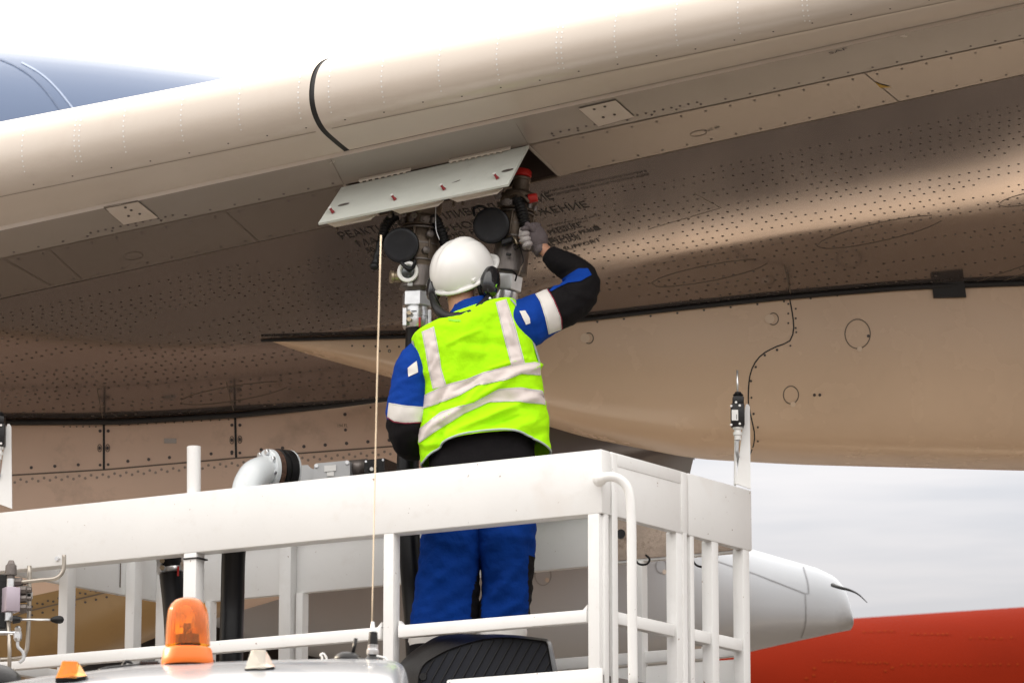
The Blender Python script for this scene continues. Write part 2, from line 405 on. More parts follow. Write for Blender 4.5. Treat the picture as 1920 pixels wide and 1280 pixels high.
# access strip between L4 and L5 with the fuelling bay cut out of it
rowA = [at(L4, s) for s in SS]; rowB = [at(L5, s) for s in SS]
vs = rowA + rowB; n = len(SS); fs = []
iL, iR = SS.index(sL), SS.index(sR)
fs = [(i, i + 1, n + i + 1, n + i) for i in range(n - 1) if not (iL <= i < iR)]
acc = mk('access_strip', vs, fs, ACCP, air, True, tri=True)
rows = [[skin_pt(s, v / NV) for s in SS] for v in range(NV + 1)]
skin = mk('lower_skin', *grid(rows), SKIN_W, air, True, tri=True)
# upper skin closes the wing
top0 = LN[0]
up_rows = [[at(top0, s) for s in SS], [at(top0, s) + AD * .5 + UP * .05 for s in SS], [at(top0, s).lerp(skin_pt(s, 1), .5) + UP * .3 for s in SS], [skin_pt(s, 1) + UP * .03 for s in SS], [skin_pt(s, 1) for s in SS]]
mk('upper_skin', *grid(up_rows), NOSE, air, True)
# bay
c = [at(L4, sL), at(L4, sR), at(L5, sR), at(L5, sL)]
hi = [p + UP * .34 for p in c]
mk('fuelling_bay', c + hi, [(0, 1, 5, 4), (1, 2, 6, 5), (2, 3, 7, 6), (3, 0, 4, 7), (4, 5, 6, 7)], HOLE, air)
for k in (1, 2, 3):
    a, b_ = c[k], c[(k + 1) % 4]
    mk('bay_frame', *barv(a + UP * .004, b_ + UP * .004, .016, .012, .003), CAST if k == 2 else PANEL, air)
for k in (0, 1):
    t = .3 + k * .42
    mk('bay_bracket', *boxv(c[0].lerp(c[1], t) + AD * .2 + UP * .16, .3, .02, .05), HOLE, air)
WB = bvh(skin, acc, air.children[0], *[o for o in air.children if o.name.startswith(('forward_skin', 'leading_edge', 'step_edge'))])

def part_px(name, polyA, polyB, n, m, off, mt, parent=air, b=None, smooth=True, kind=None):
    g = drape(b or WB, polyA, polyB, n, m, off)
    return mk(name, *g, mt, parent, smooth, kind) if g else None
def seam(pts, wpx, mt=SEAM, b=None, parent=air, off=.0009, name='panel_seam'):
    v, f = ribbon(b or WB, pts, wpx, off)
    return mk(name, v, f, mt, parent) if v else None
YL2 = lambda x: 369 - .206 * x
YL3 = lambda x: 430 - .218 * x
YL4 = lambda x: 485 - .215 * x
YL5 = lambda x: 560 - .2186 * x
seam([(-200, YL2(-200)), (606, YL2(606))], 1.3, SEAMF); seam([(622, YL2(622)), (1900, YL2(1900))], 1.3, SEAMF)
seam([(-200, YL4(-200)), (642, YL4(642))], 1.8); seam([(992, YL4(992)), (2000, YL4(2000))], 2.2)
seam([(-200, YL5(-200)), (700, YL5(700))], 1.4); seam([(1068, YL5(1068)), (2000, YL5(2000))], 1.4)
for x in (90, 420, 1300 + 320): seam([(x, YL4(x)), (x + 66, YL5(x + 66))], 1.8)
seam([(10, 487), (92, 533)], 1.8)
seam([(620, YL3(620) + 3), (645, YL4(645))], 1.2); seam([(968, 232), (990, 270)], 1.0)
# access panels beside the bay
for (A, B_, D) in (([(195, 389), (259, 377)], [(232, 420), (297, 407)], [(235, 387), (246, 392), (241, 403), (262, 399)]), ([(1085, 203), (1154, 187)], [(1122, 236), (1189, 218)], [(1114, 203), (1134, 198), (1131, 218), (1152, 213)])):
    p = part_px('access_panel', A, B_, 8, 4, .004, NOSE)
    seam([A[0], B_[0], B_[1], A[1]], 1.5, parent=p, off=.0035); seam([A[0], A[1]], 2.2, parent=p, off=.0035)
    for d in D: v, f = dotv(WB, *d, 3, 1.8, .006); mk('screw', v, f, DOT, p)
# fastener rows: real discs on the skin
def rowset(name, items, mt, b=None, off=.0008, parent=air):
    vs, fs = [], []
    for it in items:
        v, f = dotv(b or WB, *it, off=off, n=7)
        if v: n0 = len(vs); vs += v; fs += [tuple(i + n0 for i in q) for q in f]
    return mk(name, vs, fs, mt, parent, kind='stuff')
da, db, dc = [], [], []
y0 = 392.0; k = 0
while y0 < 735:
    sl_ = -.205 + (y0 - 392) / 343 * .085
    x = -60 + random.uniform(0, 20)
    gate = random.uniform(0, 100)
    while x < 1990:
        y = y0 + sl_ * (x - 960) + (x - 960) ** 2 * 1.2e-6
        g = noise.noise(V((x * .0045, y0 * .03, gate)))
        if y > YL5(x) + 16 and g > -.22 and random.random() > .03:
            rx, ry = random.uniform(2.3, 3.1), random.uniform(.9, 1.25)
            (da if g > .05 and random.random() < .55 else db if random.random() < .95 else dc).append((x + random.uniform(-.4, .4), y + random.uniform(-.3, .3), rx, ry))
        x += 18.5
    k += 1
    y0 += 8.5 if k % 2 else 11.5
rowset('fastener_heads', da, DOT); rowset('painted_fastener_heads', db, DOTL); rowset('polished_fastener_heads', dc, RIV)
it = []
for x in range(-20, 1990, 46):
    if not 640 < x < 1000: it.append((x, YL4(x) - 7, 2.6, 1.7)); it.append((x + 9, YL4(x + 9) + 8, 2.6, 1.7))
    if not 640 < x < 1060: it.append((x + 20, YL5(x + 20) - 7, 2.6, 1.6))
for x in list(range(1035, 1310, 16)) + list(range(170, 330, 14)): it.append((x, YL4(x) - 12 + (6 if x > 1180 else 0) * 0, 2.6, 1.8))
for x in range(-10, 1900, 73): it.append((x, YL2(x) - random.uniform(8, 14), 2.0, 1.2))
rowset('seam_screws', it, DOT)
it = []                                       # pale rivet columns wrapping the nose
for x0, dbl in ((-10, 0), (42, 0), (140, 1), (232, 0), (340, 0), (448, 0), (560, 0), (617, 0), (716, 0), (823, 0), (932, 0), (1044, 1), (1153, 0), (1267, 0), (1384, 0), (1505, 1)):
    ytop = 230 - .193 * x0
    for col_ in range(dbl + 1):
        for q in range(9):
            t = .18 + q * .075
            yy = ytop + 128 * t; bulge = -9 * math.sin(math.pi * min(1, t * 1.1))
            it.append((x0 + col_ * 9 + bulge + 8, yy, 1.7, 2.0 if q < 7 else 1.6))
rowset('nose_rivets', it, WDOT, off=.0015)
# oval tank access outlines and doubler edges on the skin
def oval(cx, cy, a, b_, rot, t0=0, t1=6.283, n=26):
    pts = []
    for i in range(n + 1):
        t = t0 + (t1 - t0) * i / n; u, v_ = a * math.cos(t), b_ * math.sin(t)
        pts.append((cx + u * math.cos(rot) - v_ * math.sin(rot), cy + u * math.sin(rot) + v_ * math.cos(rot)))
    return pts
seam(oval(1330, 512, 112, 15, -.19, .2, 5.6), 1.1); seam(oval(1650, 435, 122, 17, -.22, .3, 5.7), 1.1)
seam(oval(1940, 370, 70, 11, -.2), 1.0); seam(oval(440, 737, 105, 14, -.16, .3, 5.6), 1.1); seam(oval(250, 480, 18, 7, -.1), 1.0)
seam(oval(1310, 250, 16, 5, -.2), 1.0)
seam(smoothcurve([(1470, 497), (1478, 530), (1484, 560)]), 2.0); seam([(182, 728), (193, 787)], 1.8); seam([(424, 715), (440, 777)], 1.8)
seam([(1300, 362), (1352, 390)], 1.0, SEAMF); seam([(1215, 430), (1352, 390)], .9, SEAMF)
seam([(1555, 620), (1960, 485)], 1.2); seam([(1850, 537), (1990, 490)], 1.6)
YB = mat('yellow touch up paint', (.45, .28, .04), .6)
part_px('yellow_paint_mark', [(1640, 153), (1652, 158)], [(1650, 164), (1672, 163)], 3, 2, .003, YB)

# stencilled lettering, laid onto the skin
def stencil(text, x0, y0, x1, y1, hpx, lean=.9, name='stencil_text', mt=STENCIL, b=None, parent=air):
    cu = bpy.data.curves.new('t', 'FONT'); cu.body = text; cu.size = 1; cu.resolution_u = 2
    ob = bpy.data.objects.new('t', cu); COL.objects.link(ob)
    dg = bpy.context.evaluated_depsgraph_get(); dg.update(); me = bpy.data.meshes.new_from_object(ob.evaluated_get(dg))
    W = max(v.co.x for v in me.vertices); dx, dy = x1 - x0, y1 - y0; vs, ok = [], True
    for v in me.vertices:
        t = v.co.x / W; h_ = v.co.y / .72 * hpx
        q = hit(b or WB, x0 + dx * t - h_ * lean, y0 + dy * t - h_, .0022)
        if q is None: q = vs[-1] if vs else V((0, 20, 6))
        vs.append(q)
    fs = [tuple(p.vertices) for p in me.polygons]
    bpy.data.objects.remove(ob)
    return mk(name, vs, fs, mt, parent)
stencil('РЕАКТИВНОЕ ТОПЛИВО  ДАВЛЕНИЕ', 640, 449, 1040, 373, 12)
stencil('МАКСИМАЛЬНОЕ  НАПРЯЖЕНИЕ', 672, 463, 1106, 388, 11)
stencil('50 КПА  МИНИМАЛЬНО  РАБОЧЕЕ Д', 690, 474, 975, 424, 8.5)
stencil('МАКС. УСТАНОВЛЕНО', 700, 486, 870, 456, 7.5)
stencil('ТЕХНИЧЕСКИЕ ХАРАКТЕРИСТИКИ СМОТРИ В', 1016, 363, 1214, 322, 3.6)
stencil('РУКОВОДСТВЕ ПО ЛЕТНОЙ ЭКСПЛУАТАЦИИ', 1024, 370, 1218, 328, 3.6)
stencil('SEE SPECIFICATIONS DATA', 1026, 425, 1127, 404, 2.4); stencil('IN FLIGHT MANUAL', 1035, 430, 1105, 414, 2.4)
stencil('JET FUEL PRESSURE', 975, 456, 1092, 425, 8.5); stencil('MAX DEFUEL SUCTION', 980, 474, 1090, 448, 8.5)
stencil('■■▪■STATIC PRES■', 1000, 463, 1126, 430, 6.5); stencil('UP▪■ SUPPORT', 1010, 483, 1128, 452, 6)
stencil('522 JB', 1322, 248, 1350, 239, 3.2)
stencil('SAF', 1555, 102, 1590, 92, 4)

# fuelling door, hinged along the front of the bay
h1, h2 = at(L4, sL) , at(L4, s_for_x(L4, 993))
def plane_pt(x, y, O): return onplane(x, y, O)
d1, d2 = plane_pt(597, 420, h1), plane_pt(953, 347, h2)
nrm = (h2 - h1).cross(d1 - h1).normalized()
if nrm.y > 0: nrm = -nrm
door = mk('fuelling_door', *sweepv([h1.lerp(d1, .09), h2.lerp(d2, .04), d2, d1], nrm * .004, nrm * -.006), DOORM, air)
def dp(u, v_): return h1.lerp(h2, u).lerp(d1.lerp(d2, u), v_)
du = (h2 - h1).normalized(); dv = (d1 - h1).normalized()
for u in (.055, .385, .645, .925):            # latches
    base = dp(u, .80) + nrm * .006
    lt = mk('latch', *lathev([(0, .008), (.014, .005), (.022, .006), (.024, .003)], base, (nrm * .75 - du * .45 - dv * .3).normalized(), 12), MAROON2, door, True, ang=40)
    mk('latch_button', *lathev([(0, .0085), (.006, .0085), (.008, .004)], base + (nrm * .75 - du * .45 - dv * .3).normalized() * .022, (nrm * .75 - du * .45 - dv * .3), 14), LABELM, lt, True, ang=40)
    e = []
    cc = dp(u + .03, .62) + nrm * .0055
    ring = [cc + du * .026 * math.cos(t * .5236) + dv * .010 * math.sin(t * .5236) for t in range(12)]
    mk('latch_plate', ring, [tuple(range(12))], CAST2, door)
for u0, u1 in ((.095, .375), (.58, .91)):       # hinge leaves
    a, b_ = dp(u0, .045), dp(u1, .045)
    mk('hinge', *barv(a + nrm * .014, b_ + nrm * .014, .006, .030, .0015, up=dv), CREAM, door)
    for q in range(int((u1 - u0) * 30)):
        s_ = dp(u0 + q / 30 + .01, .095) + nrm * .012
        mk('hinge_knuckle', *barv(s_, s_ + du * .010, .008, .008, 0), CREAM, door)
for u0, u1 in ((.055, .30), (.40, .655), (.70, .965)):  # seal lips under the lower edge
    e0, e1 = dp(u0, 1.0), dp(u1, 1.0)
    f0 = P(*[a + b_ for a, b_ in zip(PR(e0), (12, 9))], e0.y + .03); f1 = P(*[a + b_ for a, b_ in zip(PR(e1), (-8, 13))], e1.y + .03)
    e1b = P(*[a + b_ for a, b_ in zip(PR(e1), (3, 3))], e1.y + .03); e0b = P(*[a + b_ for a, b_ in zip(PR(e0), (-4, 2))], e0.y + .03)
    mk('door_lip', *sweepv([e0b, e1b, f1, f0], V((0, 0, 0)), V((0, .012, 0))), CREAM, door)
for x, y in ((632, 424), (733, 400), (868, 376), (851, 379), (945, 352)):
    mk('latch_catch', *boxv(P(x, y, d1.y + .05 * 0 + .08), .012, .02, .04), CAST, door)

# front flap track fairing
top_px = [(490, 638), (540, 636.5), (620, 634), (700, 632), (760, 631), (900, 620), (1080, 600), (1280, 577), (1480, 556), (1700, 538), (1920, 530), (2200, 524), (2500, 522)]
bot_px = [(490, 641), (540, 657), (620, 681), (700, 704), (760, 724), (900, 768), (1080, 823), (1280, 862), (1480, 873), (1700, 879), (1920, 885), (2200, 886), (2500, 880)]
def skin_plane(x, y):
    h = hit(WB, x, y)
    return h
rings = []
st = 96
for i in range(st + 1):
    t = i / st; x = 490 + (2480 - 490) * (t ** 1.25)
    def yi(tab):
        for k_ in range(len(tab) - 1):
            if tab[k_][0] <= x <= tab[k_ + 1][0]:
                u = (x - tab[k_][0]) / (tab[k_ + 1][0] - tab[k_][0]); return tab[k_][1] + (tab[k_ + 1][1] - tab[k_][1]) * u
        return tab[-1][1]
    yt, yb = yi(top_px), yi(bot_px)
    T = skin_plane(x, yt) or rings[-1][0]
    if i == 0: T0Y = T.y
    Yt = T.y - .012
    T = P(x, yt, Yt)
    hw = .03 + .42 * min(1, ((x - 490) / 900)) ** .75
    zb = P(x, yb - 3, Yt + hw * 1.25).z; H = T.z - zb
    rg = []
    for k_ in range(33):
        a = math.pi * k_ / 32                  # from the near top edge under the belly to the far top edge
        cx_, sx_ = math.cos(a), math.sin(a)
        yy = Yt + hw - hw * (1.0 + .06 * math.sin(a)) * math.copysign(abs(cx_) ** .62, cx_)
        zz = T.z - H * abs(sx_) ** .72
        rg.append(V((T.x + (yy - Yt) * .12, yy, zz)))
    rg = [V((p.x, p.y, p.z)) for p in rg]
    rings.append(rg)
for _ in range(3):                             # ease the outline
    rings = [rings[0]] + [[(a + b_ * 2 + c_) / 4 for a, b_, c_ in zip(rings[i - 1], rings[i], rings[i + 1])] for i in range(1, len(rings) - 1)] + [rings[-1]]
fv, ff = grid(rings, False); nn = len(rings[0]); ff += [(i * nn, (i + 1) * nn, (i + 1) * nn + nn - 1, i * nn + nn - 1) for i in range(st)] + [tuple(range(nn))[::-1], tuple(range(st * nn, (st + 1) * nn))]
can = mk('flap_track_fairing', fv, ff, FAIR, air, True, ang=50, tri=True)
CB = bvh(can)
PATCH = mat('pale touch up patch', (.80, .64, .48), .4)
# black sealant joint between fairing and skin
topline = [rings[i][0] + V((0, -.012, -.004)) for i in range(st + 1)]
mk('fairing_joint_seal', *tubev(topline, lambda t: .006 + .008 * min(1, t * 1.2), 8), SEAL, air, True)
def cs(pts, wpx, mt=SEAM, name='panel_seam'): return seam(pts, wpx, mt, CB, can, .002, name)
cs(smoothcurve([(1481, 562), (1486, 590), (1488, 618), (1480, 640), (1455, 650), (1425, 668), (1407, 700), (1403, 750), (1408, 780), (1415, 815), (1411, 840), (1402, 858)]), 2.4, SEAL)
for (x, y, rr) in ((1104, 634, 9), (1450, 598, 10), (1608, 626, 25), (1483, 740, 15)):
    cs(oval(x, y, rr * .95, rr * 1.1, 0, n=30), 1.8)
    big = rr > 12
    v, f = dotv(CB, x - 7 if not big else x + 4, y if not big else y + rr * 1.1 + 1, 9 if not big else 5, 9 if not big else 5, .003, 14); mk('inspection_patch', v, f, PATCH, can)
it = [(x, yi_ + 8, 2.2, 2.0) for x in range(1120, 1930, 50) for yi_ in [600 + (x - 1080) * -.11 + max(0, x - 1700) * .075]]
it += [(1478 + 14 * (q % 2), 570 + 9 * q, 2, 2) for q in range(6)] + [(1457, 656, 2.4, 2.4), (1434, 666, 2.4, 2.4), (1417, 688, 2.4, 2.4), (1408, 714, 2.4, 2.4), (1409, 745, 2, 2), (1413, 775, 2.4, 2.4), (1421, 800, 2, 2), (1421, 826, 2, 2), (1527, 740, 3, 3), (1537, 740, 3, 3), (1493, 623, 2, 2), (1482, 648, 2, 2)]
it += [(x, 645 + (x - 700) * .02 + 4, 2, 2) for x in range(660, 760, 22)] + [(1628, 630, 3, 3)] + [(730, 658, 3.2, 3.2), (712, 658, 2, 2)]
rowset('fairing_screws', it, DOT, CB, .003, can)
v, f = dotv(CB, 730, 658, 1.6, 1.6, .006); mk('screw_centre', v, f, NOSE, can)
# bracket crossing the joint
for (ax_, ay_, bx_, by_, Yoff) in ((1746, 505, 1806, 556, -.03),):
    q0 = CB.ray_cast(CAM, ray(1776, 552).normalized())[0]
    mk('joint_bracket', *sweepv([P(1744, 508, q0.y - .02), P(1804, 503, q0.y - .02), P(1812, 556, q0.y - .02), P(1751, 558, q0.y - .02)], V((0, 0, 0)), V((0, .02, 0))), SEAL, air)

# tan inboard fairing body with fastened panels, behind and below the wing
def bodyrow(x, yt, Yt, ybot):
    T = P(x, yt, Yt); zb = P(x, ybot, Yt + .25).z; H = T.z - zb; out = []
    for (dy, fz) in ((.05, -.03), (0, 0), (-.015, .15), (-.02, .3), (-.02, .45), (0, .6), (.04, .72), (.10, .83), (.19, .92), (.30, .98), (.42, 1.0), (.7, .98), (1.1, .86), (1.6, .6)):
        out.append(V((T.x, Yt + dy, T.z - H * fz)))
    return out
bx = [-700, -400, -200, 0, 100, 200, 300, 400, 500, 600, 720, 850, 1000, 1150, 1250, 1303]
tb = lambda x: interp1([(-700, 800), (-300, 798), (0, 791), (230, 790), (450, 777), (620, 760), (720, 747), (1000, 718), (1150, 760), (1250, 815), (1303, 858)], x)
bb = lambda x: interp1([(-700, 1420), (0, 1275), (130, 1236), (300, 1166), (460, 1117), (720, 1040), (1000, 962), (1180, 903), (1303, 866)], x)
def interp1(t, x):
    for k_ in range(len(t) - 1):
        if t[k_][0] <= x <= t[k_ + 1][0]: return t[k_][1] + (t[k_ + 1][1] - t[k_][1]) * (x - t[k_][0]) / (t[k_ + 1][0] - t[k_][0])
    return t[-1][1] if x > t[-1][0] else t[0][1]
xs = [-700 + i * (2003 / 60) for i in range(61)]
brow = [bodyrow(x, tb(x), 19.10 - (x - 100) * .00018, bb(x)) for x in xs]
vs, fs = grid(brow); nb = len(brow[0])
DARKP = mat('dark grey flap paint', (.15, .13, .125), .3, metal=.3, var=.05)
def fm(i, j): return 1 if (j >= 6 and xs[i] < 420) else (2 if xs[i] > 880 else 0)
body = mk('inboard_fairing', vs, fs, None, air, True, mats=[BODY, GOLD, DARKP], fmat=[fm(i, j) for i in range(60) for j in range(nb - 1)], ang=50, tri=False)
BB = bvh(body)
mk('wing_joint_seal', *tubev([brow[i][1] + V((0, -.02, -.006)) for i in range(0, 52)], .013, 8), SEAL, air, True)
bs = lambda pts, wpx, mt=SEAM: seam(pts, wpx, mt, BB, body, .003)
pl = lambda x: interp1([(-300, 915), (0, 892), (200, 880), (450, 858), (745, 836), (1100, 806)], x)
bs([(x, pl(x)) for x in range(-280, 1000, 60)], 2.6)
bs([(195, 795), (195, pl(195))], 4.2, SEAL); bs([(441, 782), (443, pl(442))], 4.2, SEAL); bs([(760, 745), (764, pl(762))], 4.0, SEAL)
it = []
for i, x in enumerate(range(-60, 1000, 11)): it.append((x, pl(x) + (9 if i % 2 else 14), 2.7, 2.7))
rowset('rivet_rows', it, RIV, BB, .004, body)
it = []
for x in range(15, 190, 44): it.append((x, pl(x) - 12, 3.2, 3.2))
for x in range(240, 436, 39): it.append((x, pl(x) - 12, 3.2, 3.2))
for x in range(490, 760, 40): it.append((x, pl(x) - 12, 3.4, 3.4))
for x in (188, 203, 435, 450):
    it += [(x, 808 if x < 300 else 797, 3.2, 3.2), (x, pl(x) - 9, 2.8, 2.8)]
for x in range(120, 190, 12): it.append((x, 800, 1.5, 1.5))
for x in range(225, 435, 17): it.append((x, 797 - (x - 225) * .05, 1.5, 1.5))
it += [(647, 777, 3.4, 3.4), (648, 806, 3, 3), (695, 764, 2, 2)]
rowset('panel_fasteners', it, DOT, BB, .004, body)
for x, y in ((187, 840), (202, 840), (435, 825), (450, 824)):
    seam(oval(x, y, 3.6, 7, 0, n=16), 1.4, SEAM, BB, body, .004); v, f = dotv(BB, x, y, 2.6, 3.6, .005); mk('quarter_turn_fastener', v, f, DOT, body)
v, f = drape(BB, [(308, 822), (331, 822)], [(308, 831), (331, 831)], 3, 2, .003); mk('faded_placard', v, f, PANEL, body)
stencil('191 BL', 309, 830, 330, 830, 6, 0, 'placard_text', SEAM, BB, body); stencil('194 FL', 632, 801, 652, 800, 6, 0, 'placard_text', SEAM, BB, body)
g2 = lambda x: interp1([(-200, 1230), (20, 1156), (60, 1143), (300, 1085), (420, 1060)], x)
bs([(x, g2(x)) for x in range(-100, 420, 40)], 2.2)
rowset('lower_rivet_rows', [(x, g2(x) + d, 2.6, 2.2) for x in range(-40, 420, 20) for d in (-7, 9)] + [(x + 10, g2(x) - 13, 2.4, 2) for x in range(-40, 420, 20)], DOT, BB, .004, body)

# flap surface added behind, mostly hidden, to shade the rear fairing
fr_ = []
for x in range(-700, 1301, 80):
    a = P(x, tb(x) + 4, 19.2 - (x - 100) * .00018); w_ = max(0, min(1, (1300 - x) / 500)); Yb = 19.4 + 6.5 * w_
    b_ = P(a.x / a.y * Yb / Yb * 8000 + 960, min(bb(x) - 16, 1010), Yb); b_.x = a.x + 1.4 * w_
    fr_.append([a.lerp(b_, t) for t in (0, .25, .5, .75, 1)] + [b_ + UP * .12, a + UP * .3])
mk('added_shade_flap', *grid(fr_, False, True), BODY, air, True, ang=40)

# rear flap fairing with blunt end and static wick
topr = [(330, 1120), (480, 1068), (700, 1022), (950, 1000), (1200, 1003), (1330, 1018), (1410, 1034), (1470, 1050), (1530, 1066), (1565, 1082), (1585, 1105), (1594, 1140), (1597, 1165)]
botr = [(330, 1140), (480, 1205), (700, 1252), (950, 1268), (1200, 1256), (1330, 1236), (1410, 1217), (1470, 1204), (1530, 1192), (1565, 1185), (1585, 1181), (1594, 1179), (1597, 1177)]
rr_ = []
xsr = [330 + (1530 - 330) * i / 40 for i in range(41)] + [1540, 1550, 1560, 1568, 1576, 1583, 1588, 1592, 1595, 1597]
for x in xsr:
    yt, yb = interp1(topr, x), interp1(botr, x); Y = 24.0
    hw = max(.02, .42 * min(1, (x - 320) / 500) ** .6 * (1 if x < 1400 else max(.35, 1 - (x - 1400) / 260)))
    zt, zb = P(x, yt, Y).z, P(x, yb, Y).z; zc, H = (zt + zb) / 2, (zt - zb) / 2; X = P(x, (yt + yb) / 2, Y).x
    rg = []
    for k_ in range(32):
        a = 6.283185 * k_ / 32; c_, s_ = math.cos(a), math.sin(a)
        rg.append(V((X, Y + hw * math.copysign(abs(c_) ** .8, c_), zc + H * math.copysign(abs(s_) ** (.75 if s_ < 0 else .85), s_))))
    rr_.append(rg)
rear = mk('rear_flap_fairing', *grid(rr_, True, True), REARF, air, True, ang=45)
RB = bvh(rear)
rs = lambda pts, wpx, mt=SEAM: seam(pts, wpx, mt, RB, rear, .003)
GSEAM = mat('grey gap filler', (.28, .29, .31), .6)
rs(smoothcurve([(1506, 1062), (1514, 1090), (1516, 1112), (1510, 1113), (1511, 1140), (1510, 1170), (1500, 1200)]), 2.4, GSEAM)
rs([(1310, 1040), (1420, 1077), (1512, 1113)], 2.0, GSEAM)
rs(oval(1018, 1078, 15, 19, 0), 1.8, GSEAM); rs(oval(1240, 1061, 10, 13, 0), 1.8, GSEAM)
for x, y in ((1026, 1087), (1246, 1072)):
    v, f = dotv(RB, x, y, 4, 4.5, .004, 12); mk('drain_mark', v, f, NOSE, rear)
wk = [P(1561, 1096, 23.7), P(1575, 1101, 23.6), P(1594, 1106, 23.55), P(1610, 1114, 23.5), P(1626, 1129, 23.5)]
mk('static_wick', *tubev(wk, lambda t: .010 * (1 - t) + .002, 8, 5), RUBBER, air, True)
# dark rounded body low behind the fairing
ck = [V((-7 + i * .5, 25.8, 4.5)) for i in range(13)]
mk('dark_rear_body', *tubev(ck, lambda t: 1.1 * (1 - .35 * max(0, t - .5)), 32), SEAL, air, True)

# blue grey fuselage section beyond the leading edge, top left
topb = [(-700, 62), (-300, 84), (0, 110), (200, 128), (400, 152), (520, 172), (700, 215)]
fr = []
for i in range(41):
    x = -700 + 1400 * i / 40; T = P(x, interp1(topb, x), 30); r_ = 1.75 - .5 * i / 40; c0 = T - UP * r_
    fr.append([c0 + V((0, -math.cos(6.283185 * k_ / 48) * r_, math.sin(6.283185 * k_ / 48) * r_)) for k_ in range(48)])
for _ in range(4): fr = [fr[0]] + [[(a + b_ * 2 + c_) / 4 for a, b_, c_ in zip(fr[i - 1], fr[i], fr[i + 1])] for i in range(1, 40)] + [fr[-1]]
fus = mk('aft_fuselage', *grid(fr, True, True), BLUEF, air, True, ang=50)
FB = bvh(fus)
BSE = mat('fuselage seam', (.10, .14, .23), .5); BSL = mat('fuselage light band', (.33, .40, .54), .4)
seam(smoothcurve([(0, 112), (30, 125), (60, 145), (85, 170), (115, 210)]), 3, BSE, FB, fus, .004); seam(smoothcurve([(40, 118), (75, 138), (105, 165), (140, 208)]), 3, BSL, FB, fus, .004)

# ------------------------------------------------------------------ red airliner far behind
red = thing('red_airliner', (20, 48, 0), 'red painted airliner fuselage blurred far behind the rear flap fairing', 'airplane')
rt = []
for i in range(33):
    X = 1.2 + 46 * i / 32; z = P(1760, 1155, 51).z + (X - 4.8) * .066
    r_ = 3.0 * min(1, .8 + .2 * (i / 5)) ; c0 = V((X, 48 + 3, z - r_))
    rt.append([c0 + V((0, -math.cos(6.283185 * k_ / 64) * r_, math.sin(6.283185 * k_ / 64) * r_)) for k_ in range(64)])
rf = mk('fuselage', *grid(rt, True, True), REDF, red, True, ang=50)
RBV = bvh(rf)
it = []
for (x0, x1, y, st_) in ((1620, 1675, 1184, 11), (1710, 1785, 1189, 11), (1545, 1600, 1239, 8), (1610, 1670, 1243, 7), (1690, 1920, 1246, 13), (1820, 1900, 1196, 17)):
    x = x0
    while x < x1: it.append((x, y + random.uniform(-1, 1), 2.2, 2.0)); x += st_ * random.uniform(.7, 1.3)
it += [(1527, 1253, 3, 2.6), (1526, 1266, 3, 2.4), (1512, 1272, 3, 2.4), (1673, 1252, 3, 2.4), (1660, 1258, 2.6, 2.2), (1566, 1279, 3, 2)]
rowset('faint_dots', it, YELM, RBV, .01, red)
for X in (8, 26):
    mk('landing_gear_leg', *tubev([V((X, 51, 3.6)), V((X, 51, .5))], .15, 12), STEEL, red, True)
    mk('wheel', *lathev([(0, .3), (.02, .5), (.1, .55), (.3, .55), (.38, .5), (.4, .3)], V((X, 50.8, .55)), V((0, 1, 0)), 32), TYRE, red, True, ang=40)

# ------------------------------------------------------------------ fuel truck with raised work platform
pA = P(1128, 841, 16.0); ZT = pA.z
pB = PZ(1409, 919, ZT); pD = PZ(-4, 960.5, ZT); pC = PZ(330, 1133, P(1128, 961, 16.0).z); pC.z = ZT
ZB = P(1128, 961, 16).z; ZM = P(1100, 1140, 16.02).z; ZM2 = P(1100, 1164, 16.02).z; ZK = P(1160, 1253, 16.03).z; ZF = 3.72
E1 = (pD - pA).normalized(); E2 = (pB - pA).normalized()
N1 = V((E1.y, -E1.x, 0)); N1 = N1 if N1.y < 0 else -N1       # outward, long near side
N2 = V((E2.y, -E2.x, 0)); N2 = N2 if N2.x > 0 else -N2       # outward, right side
truck = thing('fuel_truck', (-1.0, 14.5, 0), 'white fuelling truck with cab, orange beacon and raised railed work platform', 'truck')
def lift(a, z): return V((a.x, a.y, z))
def panelb(name, a, b, z0, z1, thick, nrm_, mt=WHITE, out=0, bev=.006):
    a = lift(a, (z0 + z1) / 2) + nrm_ * (out - thick / 2); b = lift(b, (z0 + z1) / 2) + nrm_ * (out - thick / 2)
    return mk(name, *barv(a, b, thick, z1 - z0, bev), mt, truck, True, ang=35)
def onl(a, b, x, y):                       # plan point on line a-b seen at column x
    d = ray(x, y); k = d.x / d.y
    t = (k * a.y - a.x) / ((b.x - a.x) - k * (b.y - a.y)); return a + (b - a) * t
def post(a, b, x, z0, z1, y=1000, w=.046, d=.05, n=None, out=0, e=None, mt=WHITE, name='post'):
    c = onl(a, b, x, y); e = e or (b - a).normalized(); n = n or V((e.y, -e.x, 0)); c = c + n * (out - d / 2)
    return mk(name, *boxv(lift(c, (z0 + z1) / 2), w, d, z1 - z0, (e, n, UP), .004), mt, truck, True, ang=35)
